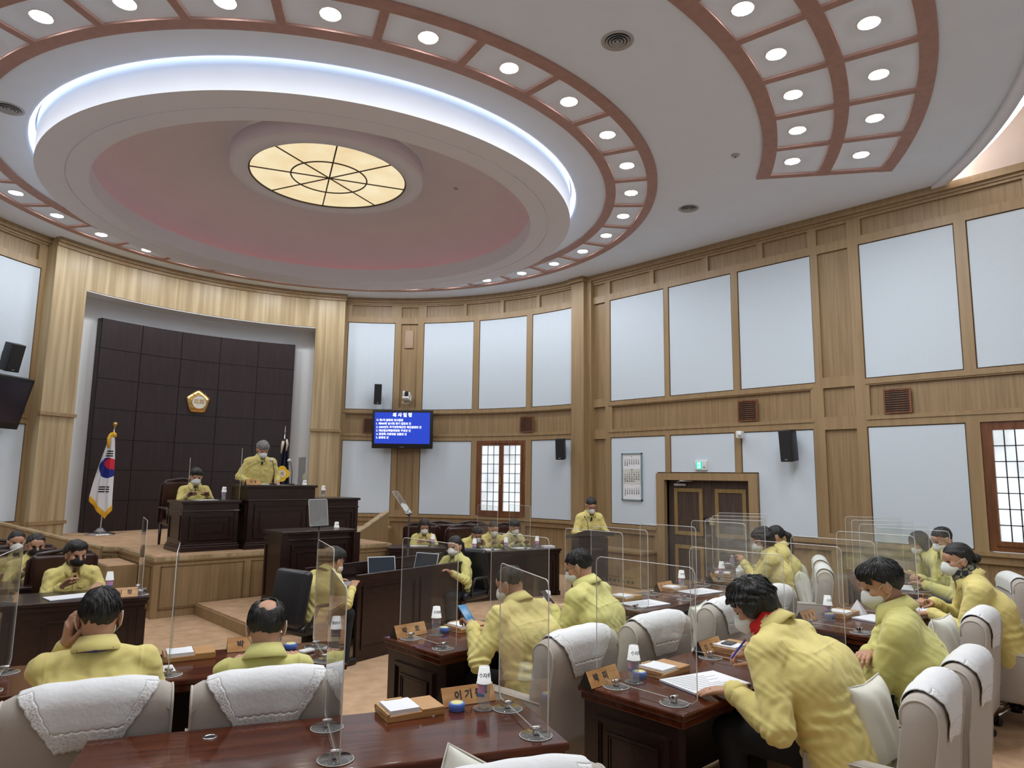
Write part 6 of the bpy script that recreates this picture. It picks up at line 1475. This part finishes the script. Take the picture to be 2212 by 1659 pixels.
    for i in (0, 1): fs_ = union([rc(an[i] + np.array([0, -.03, -.045]), an[i] + np.array([0, .13, -.055]), .040, .034), rc(an[i], an[i] + np.array([0, -.01, -.04]), .045, .042)], .02); a_ = an[i]; sdf_obj('shoe', lambda p: np.maximum(fs_(p), .004 - p[:, 2]), a_ - np.array([.1, .16, .1]), a_ + np.array([.1, .26, .09]), .009, 'shoe_black', root, smooth=0)
    return root, dict(H=H, WR=WR, hd=hd, EL=EL, nk=nk, up=up2, fw=fw2, ch=ch, s=s, M=Matrix.Translation((ox, oy, floor)) @ Matrix.Rotation(rz, 4, 'Z'), HR=HR, fj=fj)
# ------------------------------------------------------------------ the people in the hall
PH = lambda w=.0: None
def held(name, label, cat, mb, m, mx, cap=None):
    o = mb.build(name, m, mx=mx); return tag(o, label, cat)
# -- the two men with their backs turned, front left
pr, a = person('lanyard', 'person in a yellow jacket from behind, lanyard round the neck, hand at the ear', (-3.83, -5.20, 1.315), -16, lean=10, pitch=6, hands=((-.145, .20, 1.02), (.24, .34, .80)), hdir=((.12, -.25, 1.), None), pole=((-.3, .7, -1.), (.4, -.3, -.9)), hair='crop', res=5, wide=1.4, shirt='shirt_blue', hs=1.20)
b = MB(); b.tube([Vector(a['nk'] + a['up'] * z + a['fw'] * y + np.array([x, 0, 0])) for x, y, z in ((-.115, .06, -.025), (-.100, -.02, .0), (-.075, -.085, -.004), (0, -.115, -.012), (.075, -.085, -.004), (.100, -.02, .0), (.115, .06, -.025))], .008, 6); b.build('lanyard', 'lanyard_blue', pr)
pr, a = person('bald', 'person in a yellow jacket seen from behind, bald spot on the crown', (-3.064, -5.49, 1.215), -23, lean=12, pitch=14, hands=((-.16, .36, .78), (.20, .36, .78)), hair='bald', res=5, wide=1.55, hs=1.2, jacket='jacket_lime')
# -- front row, centre desk
pr, a = person('phoneman', 'person in a yellow jacket from behind, holding up a blue phone in the left hand', (-1.40, -5.66, 1.285), 3, lean=20, pitch=22, yaw=14, hands=((-.27, .34, .90), (-.02, .38, .80)), hdir=((.15, .8, .35), None), curl=(.75, .5), hair='crop', hcol='hair_salt', res=5, wide=1.12, hs=1.0, neckwear='turtleneck')
w = a['WR'][0] + a['hd'][0] * .09; held('mobile_phone', 'blue-screened phone in the raised hand of the man behind the partition', 'phone', MB().rbox(-.037, .037, -.075, .075, -.004, .004, .004), 'phone_blue', a['M'] @ Matrix.Translation(Vector(w) + Vector((.0, .0, .032))) @ Matrix.Rotation(.75, 4, 'X'))
pr, a = person('phoneman2', 'person in white mask and glasses looking down at a phone, front row', (-.62, -5.60, 1.345), 14, lean=16, pitch=24, yaw=10, hands=((-.16, .36, .90), (.02, .36, .88)), hdir=((.35, .8, .3), (-.4, .8, .2)), curl=(.8, .7), hair='short', glasses=True, res=5, jacket='jacket_lime', neckwear='turtleneck', wide=1.05, hs=1.06)
w = a['WR'][0] + a['hd'][0] * .10; held('mobile_phone', 'dark phone between the hands of the bespectacled man in the front row', 'phone', MB().rbox(-.037, .037, -.075, .075, -.004, .004, .004), 'black_plastic', a['M'] @ Matrix.Translation(Vector(w) + Vector((.03, .0, .03))) @ Matrix.Rotation(.8, 4, 'X'))
# -- back row, centre-right desk
pr, a = person('redscarf', 'person with black wavy hair and a red scarf, bent over the desk with a pen', (-1.02, -7.26, 1.325), 6, lean=33, pitch=30, yaw=6, hands=((-.30, .47, .80), (-.02, .44, .90)), hdir=((-.45, .8, -.12), (-.5, .75, .35)), curl=(.12, .75), hair='curly', res=4.6, wide=1.12, hs=1.13, neckwear='scarf_red', mask='mask_white')
w = a['WR'][1] + a['hd'][1] * .095 + np.array([-.02, .0, .035]); d = Vector((.85, -.1, .42)).normalized(); pe = MB(); pe.cyl(Vector((0, 0, 0)) - d * .085, d * .075, .0055, n=10); pe.cyl(-d * .085, -d * .098, .0055, .001, n=10); held('pen', 'blue ballpoint pen in the raised hand of the red-scarf woman', 'pen', pe, 'pen_blue', a['M'] @ Matrix.Translation(Vector(w)))
b = MB(); rw = a['WR'][0] + a['hd'][0] * .11; b.tube([Vector(rw) + Vector((.012 * math.cos(t), .004, .012 * math.sin(t))) for t in np.linspace(0, 2 * PI, 14)[:-1]], .002, 5, True); b.build('ring', 'chrome', pr)
pr, a = person('crossed', 'person with greying temples and white mask, arms crossed, seen from the side', (-.20, -7.68, 1.425), 20, lean=14, pitch=24, yaw=8, hands=((.10, .28, .86), (-.12, .30, .90)), hdir=((.8, .3, -.1), (-.8, .3, .0)), pole=((-.9, .1, -.7), (.9, .1, -.7)), curl=(.4, .4), hair='full', hcol='hair_black', res=4.6, wide=1.1, hs=1.13, jacket='jacket_lime', neckwear='turtleneck')
pr, a = person('scarfcheck', 'person with a black bun and dark checked scarf, writing with an orange pencil', (2.10, -7.52, 1.40), 24, lean=20, pitch=12, yaw=12, hands=((.0, .50, .80), (.22, .46, .86)), hdir=((-.2, 1, -.1), (-.5, .8, .2)), curl=(.2, .75), hair='bun', res=6, wide=1.12, hs=1.12, neckwear='scarf_check')
w = a['WR'][1] + a['hd'][1] * .085; d = Vector((-.6, .1, .55)).normalized(); pe = MB().cyl(-d * .07, d * .09, .004, n=8); held('pencil', 'orange pencil of the woman in the checked scarf', 'pencil', pe, 'pencil_orange', a['M'] @ Matrix.Translation(Vector(w)))
pr, a = person('pencilman', 'person in glasses and black turtleneck under a yellow jacket, writing far right', (3.98, -6.86, 1.42), 34, lean=14, pitch=28, yaw=6, hands=((-.12, .46, .80), (.10, .44, .84)), curl=(.3, .7), hair='short', glasses=True, res=6.5, hs=1.06, neckwear='turtleneck', jacket='jacket_lime')
w = a['WR'][1] + a['hd'][1] * .085; pe = MB().cyl(-d * .07, d * .09, .004, n=8); held('pencil', 'orange pencil of the bespectacled man in the black turtleneck', 'pencil', pe, 'pencil_orange', a['M'] @ Matrix.Translation(Vector(w)))
person('behindpencil', 'person in a yellow jacket with drooping head, behind the orange-pencil man', (4.62, -6.42, 1.30), 34, lean=26, pitch=34, hands=((-.14, .46, .80), (.12, .46, .80)), hair='bob', res=8, hs=1.02, jacket='jacket_lime')
pr, a = person('curly', 'person with short curly dark hair and loose mask, hands clasped over papers by the door', (3.12, -5.22, 1.335), 32, lean=16, pitch=18, yaw=4, hands=((-.03, .44, .94), (.06, .42, .92)), curl=(.8, .8), hair='curly', hcol='hair_black', res=6, wide=1.1, hs=1.08)
person('ponytail2', 'person with a very long black ponytail behind the curly-haired woman', (3.82, -5.05, 1.34), 32, lean=14, pitch=10, hair='pony', res=8, hs=1.02)
# -- recorders
person('recorder1', 'person with thick black hair, white mask, leaning over a laptop behind the partition', (-1.13, -2.80, 1.165), -78, lean=26, pitch=26, hands=((-.16, .42, .76), (.14, .42, .76)), hair='full', res=6.5, hs=1.04, seat=.45)
person('recorder2', 'person with a low black ponytail facing left in a swivel chair', (.70, -2.42, 1.17), 108, lean=8, pitch=10, hands=((-.14, .36, .76), (.14, .36, .76)), hair='pony', res=6.5, hs=.98, seat=.42, jacket='jacket_lime')
# -- officials by the lit window
person('longhair', 'person with long dark hair parted in the middle, writing at the short table', (2.38, .53, 1.175), 150, lean=12, pitch=26, hands=((-.12, .36, .79), (.12, .36, .79)), hair='long', hcol='hair_brown', res=7.5, hs=1.04, seat=.42)
person('tied', 'person with tied brown hair bent low over the long officials\' table', (2.72, -.50, 1.085), 160, lean=34, pitch=34, hands=((-.12, .40, .79), (.10, .40, .79)), hair='pony', hcol='hair_brown', res=7.5, hs=1.02, seat=.40)
person('official2', 'person with neat black hair, middle one at the long officials\' table', (3.17, -.40, 1.16), 162, lean=18, pitch=30, hands=((-.14, .38, .79), (.12, .38, .79)), hair='short', res=7.5, hs=1.0, seat=.41, shirt='shirt_white')
person('official3', 'person in dark-rimmed glasses and pale yellow jacket, by the pilaster end of the long table', (3.60, -.45, 1.175), 168, lean=16, pitch=20, hands=((-.14, .38, .79), (.12, .38, .79)), hair='full', glasses=True, res=7.5, hs=1.0, seat=.42, jacket='jacket_pale', shirt='shirt_white')
person('standing', 'person standing bowed at the slim lectern beside the calendar', (4.02, -1.84, 1.585), 152, lean=10, pitch=36, sit=False, hands=((-.20, .36, 1.02), (.20, .36, 1.02)), hair='short', glasses=True, res=7, hs=1.04, shirt='shirt_white', tie='tie_dark')
# -- left officials
pr, a = person('redtie', 'person in a black mask and red tie at the table left of the stage', (-3.13, -1.12, 1.215), 182, lean=14, pitch=8, yaw=10, hands=((-.18, .34, .78), (.14, .32, .79)), hdir=((.4, .9, -.05), None), curl=(.1, .3), hair='full', res=6, wide=1.15, hs=1.08, mask='mask_black', shirt='shirt_white', tie='tie_red', seat=.42)
pr, a = person('blackmask', 'person in thin glasses, black mask and dark tie, holding a paper, left edge', (-3.32, -.08, 1.225), 184, lean=8, pitch=4, hands=((-.20, .34, .80), (.14, .36, .86)), hair='short', res=7, wide=1.1, hs=1.06, mask='mask_black', glasses=True, shirt='shirt_white', tie='tie_dark', seat=.42)
booklet('paper_sheet', (-3.28, -.46, .90), .3, .21, .29, .002, 'sheet of paper held up by the bespectacled man in the black mask', 'paper')
person('leftedge', 'person in a white mask at the extreme left, partly cut by the picture edge', (-3.44, .30, 1.235), 182, lean=8, pitch=6, hair='short', res=8, hs=1.0, shirt='shirt_white', tie='tie_dark', seat=.42, jacket='jacket_lime')
# -- on the stage
person('chairman', 'person with silver hair standing and reading at the tall rostrum desk', (.07, 1.93, 2.44), 176, lean=12, pitch=34, sit=False, floor=SZ, hands=((-.24, .26, .99), (.22, .26, .99)), hair='full', hcol='hair_grey', res=7, wide=1.15, hs=1.1, shirt='shirt_white', tie='tie_dark')
person('seatedstage', 'person seated on the stage at the lower left rostrum desk, white mask', (-.97, 1.98, 1.985), 172, lean=8, pitch=16, floor=SZ, hands=((-.14, .36, .78), (.14, .36, .78)), hair='full', res=7, wide=1.15, hs=1.08, shirt='shirt_white', tie='tie_dark', seat=.42)
